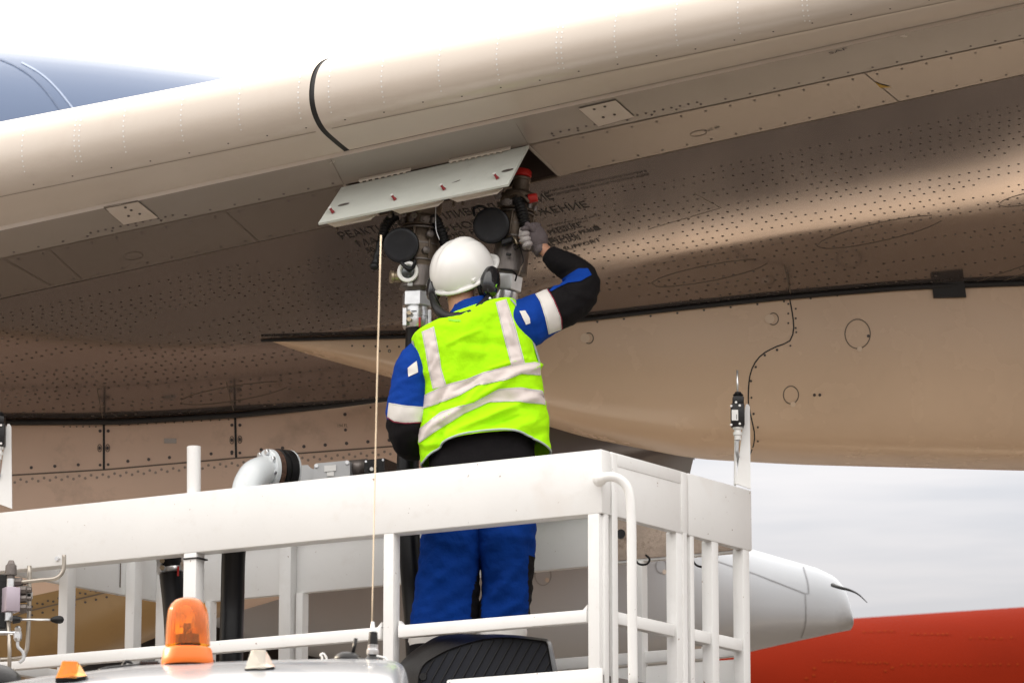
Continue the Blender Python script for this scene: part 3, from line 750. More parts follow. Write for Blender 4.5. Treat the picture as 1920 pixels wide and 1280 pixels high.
# near long side
near = panelb('top_panel', pA + N1 * 0 , pD, ZB, ZT, .045, N1)
mk('top_lip', *barv(lift(pA, ZT - .006) - N1 * .045 , lift(pD, ZT - .006) - N1 * .045, .05, .010, .002), WHITE, truck)
mk('bottom_lip', *barv(lift(pA, ZB + .008) - N1 * .065, lift(pD, ZB + .008) - N1 * .065, .045, .012, .002), WHITE, truck)
post(pA, pD, 728, ZF, ZB + .002, n=N1, out=-.002, w=.047); post(pA, pD, 356, ZF, ZB + .002, n=N1, out=-.002, w=.062, d=.062)
post(pA, pD, 1112, ZF, ZB + .002, n=N1, out=-.002, w=.050, d=.045)
c = onl(pA, pD, 358, 1030); cc = lift(c, ZB - .022) - N1 * .033
mk('clamp_ring', *barv(cc - E1 * .036, cc + E1 * .036, .072, .006, .001), SEAL, truck)
for xa, xb in ((1098, 744), (712, 378), (338, -2)):
    a, b = onl(pA, pD, xa, 1150), onl(pA, pD, xb, 1150); panelb('mid_rail', a, b, ZM2, ZM, .04, N1, out=-.006)
panelb('toe_board', pA + E1 * .0, pD, ZF - .10, ZK, .012, N1, out=.004)
for xa, sgn in ((1098, 1), (744, -1), (712, 1)):                      # small weld gussets
    a = lift(onl(pA, pD, xa, 1150), ZM) - N1 * .026; g = E1 * (.02 if sgn > 0 else -.02)
    mk('weld_gusset', *sweepv([a, a + g, a + UP * .02], N1 * -.012, N1 * .012), WHITE, truck)
# right side
sB = lambda x, y=1000: onl(pA, pB, x, y)
panelb('corner_panel', pA + E2 * .006, sB(1145.5), ZB, ZT, .04, N2)
panelb('top_panel', sB(1146.5), sB(1289, 1000), ZB + .0, ZT, .04, N2, out=.001); panelb('top_panel', sB(1291), pB, ZB, ZT, .04, N2, out=.001)
a, b = sB(1158), sB(1276)
panelb('panel_rim', a, b, ZT - .052, ZT - .002, .004, N2, out=.0035, bev=.0015)
a, b = sB(1277), sB(1288.5)
panelb('panel_rim', a, b, ZB + .004, ZT - .006, .004, N2, out=.0035, bev=.0015)
panelb('panel_rim', sB(1146.8), sB(1157), ZB - 1.0, ZT - .006, .004, N2, out=.0035, bev=.0015)
for x, wd in ((1139, .030), (1153, .034), (1276, .05), (1299, .030), (1342, .05), (1400, .05)):
    post(pA, pB, x, ZF - .12, ZB + .004, w=wd, d=.05 if wd > .04 else .03, n=N2, out=-.003)
mk('latch_post', *boxv(lift(sB(1283.5), (ZF + ZB) / 2 - .05) + N2 * -.012, .028, .03, ZB - ZF + .12, (E2, N2, UP), .003), WHITE, truck)
for xa, xb in ((1160, 1268), (1303, 1335), (1350, 1394)):
    panelb('mid_rail', sB(xa, 1170), sB(xb, 1190), ZM2, ZM, .042, N2, out=-.004)
q0, q1 = sB(1336, 1190), sB(1350, 1190)
mk('rust_streak_plate', *sweepv([lift(q0, ZM2 - .002) - N2 * .052, lift(q0, ZM2 - .012) - N2 * .052, lift(q0 + E1 * .04, ZM2 - .012) - N2 * .052, lift(q0 + E1 * .04, ZM2 - .002) - N2 * .052], V((0, 0, 0)), N1 * .004), RUSTY, truck)
# far long side and left side
panelb('far_panel', pB + E1 * .05, pC, ZB, ZT, .03, N1, out=.0)
far_r = lambda x: onl(pB, pC, x, 1040)
panelb('stained_panel', far_r(1400), far_r(1160), ZB + .012, ZT - .015, .006, N1, RUSTY, out=.007, bev=.001)
mk('far_lip', *barv(lift(pB + E1 * .05, ZT) + N1 * .015, lift(pC, ZT) + N1 * .015, .07, .012, .002), WHITE, truck)
panelb('far_mid_rail', pB + E1 * .05, pC, ZM2 - .005, ZM - .005, .04, N1, out=0)
panelb('far_toe_board', pB + E1 * .05, pC, ZF - .12, P(1250, 1243, 17.1).z, .02, N1, out=-.01)
for x, wd in ((546, .06), (566, .035), (395, .03), (1198, .05)): post(pB, pC, x, ZF, ZT if wd > .04 and x < 1000 else ZB, n=N1, out=.05 if wd > .04 and x < 1000 else .02, w=wd, y=1080)
panelb('side_panel', pD, pC, ZB, ZT, .03, N2, out=.0)
for x in (118, 243, 300): post(pD, pC, x, ZF, ZT - .02, n=N2, out=.05, w=.052, y=1080)
panelb('side_mid_rail', pD, pC, ZM2, ZM, .035, N2, out=-.0)
mk('wet_label', *boxv(lift(onl(pD, pC, 225, 1060), ZB + .1) + N2 * .003, .004, .003, .14, (E2, N2, UP), 0), SEAM, truck)
# floor and lift
fl = [lift(p, ZF) for p in (pA + E2 * .01 + E1 * .01, pB + E1 * .01, pC, pD + E2 * .01)]
mk('platform_floor', *sweepv(fl, V((0, 0, -.05)), V((0, 0, 0))), CAST2, truck)
ctr = (pA + pB + pC + pD) / 4
for s_ in (-1, 1):
    for (a, b) in ((-1, 1), (1, -1)):
        for k in range(2):
            z0, z1 = 1.25 + k * 1.2, 2.45 + k * 1.2
            mk('scissor_arm', *barv(lift(ctr + E1 * a * .9 + E2 * s_ * .35, z0), lift(ctr + E1 * b * .9 + E2 * s_ * .35, z1), .05, .1), STEEL, truck)
ctrC = V((-.62, 12.6, 0)); ax_ = (V((ctr.x, ctr.y, 0)) - ctrC).normalized(); sx_ = V((ax_.y, -ax_.x, 0))
mk('truck_deck', *boxv(lift(ctr - ax_ * .6, 1.15), 2.2, 4.2, .2, (sx_, ax_, UP), .02), WHITE, truck)
mk('chassis_frame', *boxv(lift((ctr + ctrC) / 2, .85), .9, 6.6, .25, (sx_, ax_, UP), .02), BLKP, truck)
for s_ in (-1, 1):
    for d_ in (-.2, 5.0):
        cw = ctrC + sx_ * s_ * .95 + ax_ * d_; cw.z = .5
        wh = mk('wheel', *lathev([(-.14, .3), (-.13, .46), (-.08, .5), (.08, .5), (.13, .46), (.14, .3), (.09, .26), (.08, .1)], cw, sx_ * s_, 32), TYRE, truck, True, ang=40)
# vertical grab handle on the corner
hp = [P(1124, 898, 15.98), P(1128, 897, 15.95), P(1145, 893, 15.93), P(1163, 899, 15.93), P(1176, 913, 15.93), P(1182, 935, 15.93), P(1184, 980, 15.93), P(1185, 1120, 15.93), P(1187, 1300, 15.95)]
mk('grab_handle', *tubev(hp, .0185, 16, 5), WHITE, truck, True)
mk('handle_boss', *lathev([(0, .03), (.02, .026), (.03, .02)], P(1123, 898, 15.99), V((.5, -.86, 0)), 14), WHITE, truck, True, ang=50)
# pole rising behind the near panel
mk('rail_pole', *tubev([P(363.5, 1000, 17.05), P(363.5, 837, 17.05)], .0285, 18), WHITE, truck, True, ang=50)
# cable loops under the stained panel
mk('cable_loop', *tubev([P(1186, 1040, 16.95), P(1197, 1056, 16.93), P(1212, 1057, 16.93), P(1218, 1048, 16.95), P(1211, 1040, 16.97)], .0045, 8, 6), RUBBER, truck, True)
mk('cable_loop', *tubev([P(1296, 1045, 16.95), P(1306, 1059, 16.93), P(1322, 1062, 16.93), P(1334, 1054, 16.95)], .0045, 8, 6), RUBBER, truck, True)
mk('cable_gland', *lathev([(0, .018), (.03, .018)], P(1164, 1002, 16.9), V((0, -1, 0)), 12), RUBBER, truck, True, ang=50)
b_ = P(109, 1041, 17.0); mk('panel_bolt', *lathev([(0, .010), (.012, .010)], onl(pA, pD, 109, 1041) * 1 + V((0, 0, P(109, 1041, 17.2).z - ZT)) + N1 * .0, N1, 6), STEEL, truck)

# limit switches on pointed brackets
def limit_switch(ox, oy, Y, cut=False):
    q = lambda x, y, dy=0: P(x + ox, y + oy, Y + dy)
    br = mk('switch_bracket', *sweepv([q(1380, 906), q(1407.5, 916), q(1406, 762), q(1403, 757.5), q(1399, 757.5), q(1397, 764)], V((0, 0, 0)), V((0, .012, 0))), WHITE, truck)
    mk('bracket_web', *sweepv([q(1377, 905), q(1381, 907), q(1383, 790), q(1378, 798)], V((0, .012, 0)), V((0, .05, 0))), WHITE, br)
    o = prop(mk('limit_switch', *boxv(q(1383, 779, -.03), .054, .06, .092, bev=.006), BLKP, truck, True, ang=35), 'black limit switch with white label and rod' if False else None)
    mk('switch_head', *boxv(q(1384, 752, -.03), .045, .05, .035, bev=.005), BLKP, o, True, ang=35)
    mk('rubber_boot', *lathev([(0, .022), (.008, .018), (.012, .022), (.018, .015), (.024, .012)], q(1384, 746, -.03), UP, 16), RUBBER, o, True, ang=40)
    mk('switch_rod', *tubev([q(1383, 744, -.03), q(1382.5, 694, -.03)], .0042, 8), STEEL, o, True)
    mk('switch_label', *boxv(q(1378, 778, -.062), .026, .003, .044, bev=.001), LABELM, o)
    mk('label_line', *boxv(q(1381, 781, -.0645), .002, .001, .02, bev=0), STENCIL, o)
    for x, y in ((1371, 761), (1387, 760), (1371, 796), (1387, 794), (1380, 754)):
        mk('cover_bolt', *lathev([(0, .0052), (.004, .0048)], q(x, y, -.060), V((0, -1, 0)), 10), LABELM, o, True, ang=40)
    mk('cable_gland', *lathev([(0, .020), (.008, .020), (.009, .014), (.018, .014), (.02, .0175), (.032, .0175), (.034, .014), (.052, .013)], q(1383, 801, -.03), -UP, 18), LABELM, o, True, ang=40)
    mk('cable', *tubev([q(1382.5, 825, -.03), q(1382, 840, -.03), q(1382, 848, -.025), q(1385, 862, 0.02), q(1388, 890, .04)], .0075, 10, 4), GREYB, o, True)
limit_switch(0, 0, pB.y - .01)
limit_switch(-1385, 37, pD.y - .02)

# pipe elbow, flange, coupling and valve housing along the far rail
fx = V((.80, .59, .06)).normalized()
fc = P(500, 880, 17.05)
mk('pipe_elbow', *tubev([P(462, 1010, 16.93), P(461, 950, 16.93), P(463, 915, 16.93), P(474, 892, 16.95), P(487, 884, 16.99), fc], .060, 28, 6), LIGHTP, truck, True)
flg = mk('flange', *lathev([(-.004, .079), (0, .084), (.018, .084), (.021, .080)], fc, fx, 36), LIGHTP, truck, True, ang=40)
for k in range(8):
    a = 6.283185 * k / 8 + .3; x_, y_ = frame(fx); bp = fc + (x_ * math.cos(a) + y_ * math.sin(a)) * .071
    mk('flange_bolt', *lathev([(-.016, .011), (-.014, .013), (-.004, .013)], bp, fx, 6), STEEL, flg, False)
mk('coupling_band', *lathev([(.021, .078), (.024, .084), (.042, .084), (.044, .078)], fc, fx, 36), RUSTB, truck, True, ang=40)
mk('coupling_ring', *lathev([(.044, .080), (.047, .087), (.060, .087), (.062, .078), (.07, .078), (.073, .085), (.105, .085), (.108, .080)], fc, fx, 40), BLKP, truck, True, ang=40)
mk('ring_edge', *lathev([(.108, .080), (.110, .085), (.116, .083), (.118, .075)], fc, fx, 40), LIGHTP, truck, True, ang=40)
vy = 17.35
mk('valve_neck', *sweepv([P(553, 905, vy), P(555, 876, vy), P(562, 872, vy), P(577, 871, vy), P(583, 877, vy), P(590, 880, vy), P(590, 905, vy)], V((0, 0, 0)), V((0, .09, 0))), GREYB, truck)
vb = mk('valve_housing', *sweepv([P(587, 905, 17.3), P(589, 871, 17.3), P(592, 868.5, 17.3), P(652, 862.5, 17.3), P(656, 865, 17.3), P(656, 905, 17.3)], V((0, 0, 0)), V((.03, .12, 0))), GREYB, truck)
mk('housing_label', *sweepv([P(608, 873, 17.295), P(630, 871, 17.295), P(630, 882, 17.295), P(608, 884, 17.295)], V((0, 0, 0)), V((0, .003, 0))), LABELM, vb)
mk('housing_label', *sweepv([P(613, 885, 17.295), P(626, 883.5, 17.295), P(626, 892, 17.295), P(613, 892, 17.295)], V((0, 0, 0)), V((0, .003, 0))), LABELM, vb)
for x, y in ((593, 873), (651, 867)): mk('housing_screw', *lathev([(0, .009), (.006, .008)], P(x, y, 17.30), V((0, -1, 0)), 12), STEEL, vb, True, ang=40)
mk('valve_shaft', *tubev([P(656, 878, 17.36), P(690, 875, 17.36)], .035, 16), CAST2, truck, True)
sw = mk('control_box', *sweepv([P(683, 905, 17.28), P(683, 862, 17.28), P(721, 858.5, 17.28), P(721, 905, 17.28)], V((0, 0, 0)), V((.055, .14, 0))), BLKP, truck)
mk('selector_knob', *lathev([(0, .020), (.012, .018)], P(699, 878, 17.28), V((0, -1, 0)), 16), RUBBER, sw, True, ang=40)
mk('knob_pointer', *lathev([(.012, .008), (.016, .008)], P(697, 880, 17.28), V((0, -1, 0)), 10), LABELM, sw, True, ang=40)
for x, y in ((686, 865), (718, 862)): mk('box_screw', *lathev([(0, .005), (.004, .005)], P(x, y, 17.28), V((0, -1, 0)), 8), STEEL, sw)
# hoses inside the platform
mk('suction_hose', *tubev([P(444, 985, 17.0), P(438, 1040, 17.05), P(436, 1120, 17.1), P(434, 1200, 17.1), P(432, 1330, 17.1)], .0485, 22, 5), HOSE, truck, True)
hc0, hc1 = P(316, 1028, 17.35), P(322, 1083, 17.35); hax = (hc1 - hc0).normalized()
mk('return_hose', *tubev([P(306, 1012, 17.5), hc0, hc1, P(328, 1140, 17.35), P(333, 1230, 17.35), P(335, 1340, 17.35)], .050, 20, 5), HOSE, truck, True)
hcl = mk('hose_clamp', *lathev([(.025, .052), (.028, .058), (.045, .058), (.048, .055), (.08, .055), (.084, .058), (.10, .058), (.103, .052)], hc0, hax, 28), STEEL, truck, True, ang=40)
mk('clamp_lug', *boxv(P(299, 1056, 17.29), .022, .03, .075, bev=.003), STEEL, hcl)
for y in (1051, 1064): mk('clamp_bolt', *lathev([(0, .011), (.008, .011)], P(304, y, 17.28), V((.1, -1, 0)), 6), BRASS, hcl)
mk('red_mark', *boxv(P(334, 1070, 17.293), .008, .004, .04, bev=.001), REDP, hcl)
mk('grey_conduit', *tubev([P(278, 1046, 17.3), P(290, 1045, 17.3), P(297, 1038, 17.3)], .008, 8, 4), STEEL, truck, True)
# hydraulic valve block and pipes at the left end
hy = 16.85
hb = mk('hydraulic_block', *boxv(P(20.5, 1124, hy), .058, .06, .098, (V((.9, .43, 0)), V((-.43, .9, 0)), UP), .003), NAVY, truck, True, ang=35)
mk('pipe_fitting', *lathev([(0, .016), (.03, .016), (.031, .024), (.07, .022), (.075, .016), (.09, .010)], P(20, 1092, hy), UP, 8), CAST2, hb, False)
mk('upper_sleeve', *lathev([(0, .017), (.035, .017)], P(20, 1101, hy), UP, 12), STEEL, hb, True, ang=40)
mk('lower_fitting', *lathev([(0, .016), (.032, .016)], P(16, 1163, hy), UP, 8), STEEL, hb, False)
mk('steel_pipe', *tubev([P(16, 1163, hy), P(18, 1220, hy), P(17, 1300, hy)], .008, 10), PIPE, truck, True)
mk('steel_pipe', *tubev([P(38, 1091, hy), P(75, 1087, hy), P(103, 1084, hy), P(116, 1074, hy), P(120, 1060, hy), P(120, 1040, hy)], .0085, 12, 6), PIPE, truck, True)
mk('steel_pipe', *tubev([P(55, 1060, hy + .08), P(55, 1130, hy + .08), P(52, 1200, hy + .08), P(48, 1222, hy + .08), P(38, 1233, hy + .08), P(0, 1236, hy + .08)], .009, 12, 5), PIPE, truck, True)
mk('steel_pipe', *tubev([P(-10, 1186, hy), P(40, 1186, hy)], .009, 10), STEEL, truck, True)
mk('pipe_fitting', *lathev([(0, .012), (.01, .017), (.03, .017), (.036, .011), (.05, .014), (.06, .008)], P(33, 1201, hy), UP, 8), STEEL, truck, False)
mk('flexible_pipe', *tubev([P(33, 1202, hy), P(34, 1212, hy), P(43, 1222, hy), P(44, 1234, hy), P(36, 1242, hy)], .007, 10, 6), GREYB, truck, True)
for x, y, r_ in ((33, 1091, .018), (42, 1106, .02), (42, 1122, .016), (42, 1140, .018)): mk('port_fitting', *lathev([(0, r_), (.03, r_), (.034, r_ * .6), (.05, r_ * .6)], P(x - 6, y, hy + .01), V((1, -.1, 0)), 8), CAST2, hb, False)
for x, y in ((55, 1114), (55, 1118)): mk('pipe_nut', *lathev([(0, .013), (.02, .013)], P(x, y + 4, hy + .08), UP, 6), STEEL, truck, False)
mk('rear_pump_body', *boxv(P(-6, 1130, hy + .1), .09, .1, .22), BLKP, truck)
lev = mk('valve_lever', *tubev([P(24, 1161, hy - .02), P(100, 1161, hy - .02)], .0045, 8), STEEL, truck, True)
mk('lever_knob', *lathev([(0, .006), (.006, .010), (.022, .0155), (.038, .016), (.048, .012), (.053, .003)], P(95, 1161, hy - .02), V((1, 0, 0)), 18), RUBBER, lev, True)
mk('lever_hub', *lathev([(0, .017), (.03, .012)], P(24, 1161, hy - .02), V((1, 0, 0)), 12), RUBBER, lev, True, ang=40)
mk('left_black_part', *lathev([(0, .06), (.03, .055), (.045, .03)], P(0, 1280, 12.2), V((.3, -.5, .8)), 20), BLKP, truck, True)

# black ribbed equipment cover standing in the platform
ey = 16.33
outer = smoothcurve([(738, 1330), (738, 1280), (741, 1261), (747, 1247), (759, 1233), (775, 1219), (787, 1211), (811, 1196), (828, 1190), (846, 1187)], 3) + [(898, 1188.5), (935, 1188), (971, 1190), (1027, 1197), (1034, 1203), (1046, 1261), (1052, 1330)]
inner = smoothcurve([(783, 1330), (783, 1280), (785, 1263), (790, 1250), (799, 1240), (815, 1230), (838, 1218), (868, 1207), (898, 1199), (920, 1195.5)], 3) + [(937, 1194), (960, 1194), (985, 1196.5), (1023, 1201), (1027, 1206), (1037, 1261), (1041, 1330)]
NQ = 60
def ringof(pl_, Y): return [P(*interp(pl_, i / NQ), Y) for i in range(NQ + 1)]
def shrink(pl_, k, cx=920, cy=1290): return [(cx + (x - cx) * k, cy + (y - cy) * k) for x, y in pl_]
rws = [ringof(shrink(inner, .975), ey + .012), ringof(shrink(inner, .985), ey), ringof(inner, ey - .003), ringof(shrink(inner, 1.012), ey + .006)]
mid_ = [(a[0] * .45 + b_[0] * .55, a[1] * .45 + b_[1] * .55) for a, b_ in [(interp(inner, i / NQ), interp(outer, i / NQ)) for i in range(NQ + 1)]]
rws += [ringof(mid_, ey + .06), ringof(shrink(outer, .997), ey + .13), ringof(outer, ey + .17), ringof(shrink(outer, .99), ey + .25)]
vs, fs = grid(rws); fs.append(tuple(range((len(rws) - 1) * (NQ + 1), len(rws) * (NQ + 1))))
cov = mk('equipment_cover', vs, fs, BLKP, truck, True, ang=50)
fp = ringof(shrink(inner, .98), ey + .011); mk('cover_face', fp, [tuple(range(len(fp)))], BLKI, cov)
for k in range(17):                              # slanted ribs
    x0 = 742 + k * 18.4; y0_ = 1330; pts = []
    for s_ in range(40):
        t = s_ / 39; x = x0 + 78 * t; y = y0_ - 140 * t
        # inside test against the inner outline
        ins = False
        pq = shrink(inner, .965)
        for i in range(len(pq) - 1):
            (xa, ya), (xb, yb) = pq[i], pq[i + 1]
            if (ya > y) != (yb > y) and x < (xb - xa) * (y - ya) / (yb - ya) + xa: ins = not ins
        if ins: pts.append(P(x, y, ey + .006))
    if len(pts) > 3:
        e_ = pts[-1] + V((.002, 0, .010)); mk('cover_rib', *tubev(pts + [e_], .0030, 6), BLKP, cov, True)
mk('cover_plug', *lathev([(0, .016), (.01, .014)], P(793, 1268, ey + .008), V((0, -1, 0)), 18), RUBBER, cov, True, ang=40)

# cab roof and front
ct = [(-260, 1420), (-120, 1330), (-20, 1292), (50, 1277), (100, 1269), (165, 1262), (230, 1254), (300, 1248), (430, 1243), (520, 1240), (640, 1238), (700, 1239), (735, 1241.5), (752, 1247), (762, 1262), (767, 1300), (769, 1400)]
cy = 12.0; rws = []
ctp = smoothcurve(ct, 4)
for (x, y) in ctp:
    T = P(x, y, cy); pr = []
    for (dy, z) in ((-1.25, .85), (-1.27, 1.6), (-1.12, 2.25), (-.95, 2.72), (-.80, T.z - .27), (-.66, T.z - .17), (-.5, T.z - .10), (-.3, T.z - .045), (-.1, T.z - .008), (0, T.z), (.3, T.z + .0), (.8, T.z - .05), (.95, T.z - .12), (1.0, T.z - .3), (1.02, 1.6), (1.02, .85)):
        pr.append(V((T.x, cy + dy, max(min(z, T.z), .85))))
    rws.append(pr)
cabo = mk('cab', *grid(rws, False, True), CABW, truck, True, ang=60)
mk('windscreen', *grid([[V((x, cy - 1.27 + (z - 1.6) * .232 - .012, z)) for x in (-2.2, -1.3, -.42)] for z in (1.55, 1.8, 2.2)]), GLAS, cabo)
for x in (-2.25, -.45): mk('headlight', *boxv((x, cy - 1.28, 1.15), .3, .04, .16, bev=.02), CLEARL, cabo)
# beacon
bc = P(351.5, 1240, cy - .1); s12 = 1 / (8000 / (cy - .1))
tlt = V((-.01, 0, 1)).normalized()
bprof = [(0, 48), (3, 49.5), (12, 48.5), (28, 46), (32, 44), (33, 40)]
bb_ = mk('roof_beacon', *lathev([(t * s12, r_ * s12) for t, r_ in bprof], bc - UP * .010, tlt, 44), ORANGE, truck, True, ang=50)
lp = [(31, 41.5), (48, 41), (70, 40), (90, 38), (100, 36), (110, 31), (117, 24), (121, 14), (122.5, 2)]
vs, fs = [], []
seg = 132; x_, y_ = frame(tlt)
rows = [[bc + tlt * t * s12 + (x_ * math.cos(6.283185 * k / seg) + y_ * math.sin(6.283185 * k / seg)) * r_ * s12 * (1 + .020 * abs(math.sin(k * 3.14159265 / 4))) for k in range(seg)] for t, r_ in lp]
inr = [[bc + tlt * t * s12 + (x_ * math.cos(6.283185 * k / seg) + y_ * math.sin(6.283185 * k / seg)) * max(.5, r_ - 2.5) * s12 for k in range(seg)] for t, r_ in reversed(lp)]
mk('beacon_lens', *grid(rows + inr, True, False), AMBER, bb_, True, ang=60)
mk('beacon_reflector', *lathev([(0, .004), (.004, .030), (.020, .044), (.024, .045), (.022, .042), (.008, .022), (.006, .004)], bc + UP * .112 + V((.006, .006, 0)), V((-.75, -.62, .1)), 26), STEEL, bb_, True, ang=40)
mk('beacon_motor', *lathev([(0, .035), (.028, .033), (.03, .014), (.06, .012), (.062, .004)], bc + UP * .048, UP, 22), BLKP, bb_, True, ang=40)
mk('beacon_bulb', *lathev([(0, .006), (.02, .010), (.034, .009), (.04, .002)], bc + UP * .095 + V((-.016, -.014, 0)), UP, 14), CLEARL, bb_, True)
mk('beacon_pad', *boxv(P(372, 1246, cy), .10, .1, .014, (V((1, 0, .05)).normalized(), V((0, 1, 0)), UP), .003), BLKP, truck)
# roof marker lamps
def marker(x0, x1, yt, yb, mt, Y, nm):
    s_ = Y / 8000
    top = P((x0 + x1) / 2, (yt + yb) / 2, Y)
    w_, h_ = (x1 - x0) * s_, (yb - yt) * s_
    a = [P(x0 + (x1 - x0) * .0, yb - (yb - yt) * .22, Y), P(x0 + (x1 - x0) * .66, yb - (yb - yt) * .24, Y - .02), P(x0 + (x1 - x0) * .70, yt, Y), P(x0 + (x1 - x0) * .22, yt - .5, Y + .02)]
    bk = [P(x0 + (x1 - x0) * .6, yb - (yb - yt) * .3, Y + .05), P(x1, yb - (yb - yt) * .32, Y + .04), P(x1 - (x1 - x0) * .24, yt + (yb - yt) * .12, Y + .05), P(x0 + (x1 - x0) * .3, yt, Y + .05)]
    lens = mk(nm, a + bk, [(0, 1, 2, 3), (4, 5, 6, 7), (0, 1, 5, 4), (1, 2, 6, 5), (2, 3, 7, 6), (3, 0, 4, 7)], mt, truck)
    mk('lamp_base', *sweepv([P(x0, yb - (yb - yt) * .22, Y - .01), P(x0 + (x1 - x0) * .62, yb - (yb - yt) * .22, Y - .02), P(x1, yb - (yb - yt) * .32, Y), P(x1 - 4, yb - 4, Y), P(x0 + (x1 - x0) * .55, yb, Y), P(x0, yb - 1, Y)], V((0, 0, 0)), V((0, .06, 0))), BLKP, lens)
    g0, g1, g2, g3 = a
    for k in range(1, 9):
        t = k / 9; p0 = g0.lerp(g1, t); p1 = g3.lerp(g2, t); mk('lens_ridge', *tubev([p0 + V((0, -.0015, 0)), p1 + V((0, -.0015, 0))], .0015, 5), mt, lens)
    return lens
marker(104, 163, 1239, 1279, AMBER, cy - .42, 'amber_marker_lamp')
marker(459, 515, 1218, 1263, CLEARL, cy - .42, 'clear_marker_lamp')
# aerials
wp = mk('whip_antenna', *tubev([P(697.5, 1166, cy), P(702, 950, cy), P(707, 720, cy), P(714.5, 441, cy)], lambda t: .0017 + .0003 * t, 8, 4), WHIP, truck, True)
an = P(698.5, 1236, cy)
mk('antenna_base', *lathev([(0, .030), (.006, .022), (.014, .014), (.018, .0125)], an - UP * .003, V((.02, 0, 1)), 20), BLKP, wp, True, ang=40)
mk('antenna_collar', *lathev([(.014, .0165), (.018, .0175), (.028, .0175), (.03, .015), (.042, .0155), (.043, .012)], an, V((.02, 0, 1)), 20), STEEL, wp, True, ang=40)
mk('antenna_coil', *lathev([(.042, .0135), (.046, .0138), (.078, .012), (.08, .008)], an, V((.02, 0, 1)), 20), BLKP, wp, True, ang=40)
mk('antenna_tip', *lathev([(.08, .0075), (.095, .006), (.108, .0045), (.109, .002)], an, V((.0, 0, 1)), 14), STEEL, wp, True, ang=40)
cu = bpy.data.curves.new('t', 'FONT'); cu.body = 'OPTIM'; cu.size = .009; ob = bpy.data.objects.new('t', cu); COL.objects.link(ob)
me = bpy.data.meshes.new_from_object(ob.evaluated_get(bpy.context.evaluated_depsgraph_get()))
tv = [an + UP * .034 + V((v.co.x - .0145, -.0185, v.co.y)) for v in me.vertices]; tf = [tuple(p.vertices) for p in me.polygons]; bpy.data.objects.remove(ob)
mk('antenna_text', tv, tf, STENCIL, wp)
mk('antenna_cable', *tubev([an + V((.012, -.02, .008)), P(712, 1230, cy - .02), P(722, 1233, cy - .02), P(728, 1240, cy - .02)], .003, 8, 4), LABELM, wp, True)
dm = mk('dome_antenna', *lathev([(0, .042), (.008, .041), (.018, .034), (.026, .020), (.029, .004)], P(652, 1240, cy), V((.08, 0, 1)), 26), BLKP, truck, True)
mk('stub_rod', *tubev([P(661, 1226, cy), P(667.5, 1196, cy)], .0055, 10), BLKP, dm, True)
mk('dome_tail', *boxv(P(676, 1236, cy), .05, .03, .008, (V((1, 0, -.2)).normalized(), V((0, 1, 0)), UP), .003), BLKP, dm)
mk('roof_hook', *tubev([P(604, 1240, cy), P(604, 1231, cy), P(601, 1227, cy), P(606, 1224.5, cy), P(611, 1230, cy), P(613, 1236, cy)], .0028, 8, 5), LABELM, truck, True)
wpts = [(186, 1259), (200, 1255), (225, 1252), (245, 1250), (262, 1249)]
mk('wiper_arm', *tubev([P(x, y - 2, cy - .05) for x, y in wpts], .006, 8, 4), BLKP, truck, True)
mk('roof_cable', *tubev([P(228, 1250, cy), P(236, 1240, cy), P(244, 1241, cy), P(250, 1247, cy), P(262, 1245, cy), P(275, 1243, cy), P(300, 1244, cy)], .005, 8, 5), RUBBER, truck, True)
vv = lathev([(k * .0035, .008 + (.0018 if k % 2 else 0)) for k in range(16)], P(262, 1243, cy), V((1, 0, .0)), 12)
mk('corrugated_conduit', *vv, BLKP, truck, True, ang=30)

# ------------------------------------------------------------------ fuelling nozzles
PXM = 17.05 / 8000.0
def bellows(name, pts, r0, par, Y, mt=RUBBER, n=None):
    q = catmull([P(x, y, Y + dy) for x, y, dy in pts], 14)
    return mk(name, *tubev(q, lambda t: r0 * (1 + .17 * math.sin(t * len(q) * 1.45)), 16), mt, par, True)
def nozzle(p0, p1, prof, Y, label, capc, capr, capax):
    a, b = P(*p0, Y), P(*p1, Y); ax = (b - a).normalized(); Ln = (b - a).length; k = Ln / (p1[1] - p0[1])
    root = thing('fuel_nozzle', (b.x, b.y, ZF), label, 'fuel nozzle', 'fuelling nozzles under the wing')
    for nm, y0, segs, mt, sg, ph in prof:
        mk(nm, *lathev([((y0 + dy - p0[1]) * k, r_ * PXM) for dy, r_ in segs], a, ax, sg, ph), mt, root, sg > 8, ang=38 if sg > 8 else None)
    cc = P(*capc, Y - .095)
    cp = mk('round_cap', *lathev([(-.035, capr * .86 * PXM), (-.012, capr * 1.0 * PXM), (-.004, capr * 1.03 * PXM), (.006, capr * 1.0 * PXM), (.009, capr * .93 * PXM), (.0085, capr * .8 * PXM), (.010, .002)], cc, capax, 48), CAPM, root, True, ang=45)
    mk('cap_neck', *lathev([(0, capr * .7 * PXM), (.10, capr * .62 * PXM)], cc, -V(capax), 24), CAST, root, True, ang=40)
    return root, a, ax, k
Y1 = 17.05
profL = [('adapter_flange', 372, [(0, 22), (4, 40), (14, 43), (26, 41), (34, 37), (38, 33), (50, 33), (52, 36), (55, 36), (57, 31)], CAST, 30, 0),
         ('coupling_body', 429, [(0, 30), (10, 33), (25, 38), (45, 39), (62, 36), (72, 33), (74, 33)], CAST, 30, 0),
         ('lower_body', 500, [(0, 32), (3, 33), (30, 34), (38, 37), (42, 37), (45, 31), (49, 27)], CAST2, 30, 0),
         ('hex_nut', 549, [(0, 28), (2, 31), (26, 31), (28, 28)], STEEL, 6, .35),
         ('hose_collar', 577, [(0, 22), (1, 24), (7, 24), (8, 27), (18, 27), (19, 25.5), (22, 25.5), (23, 27), (36, 27), (40, 25)], STEEL, 34, 0)]
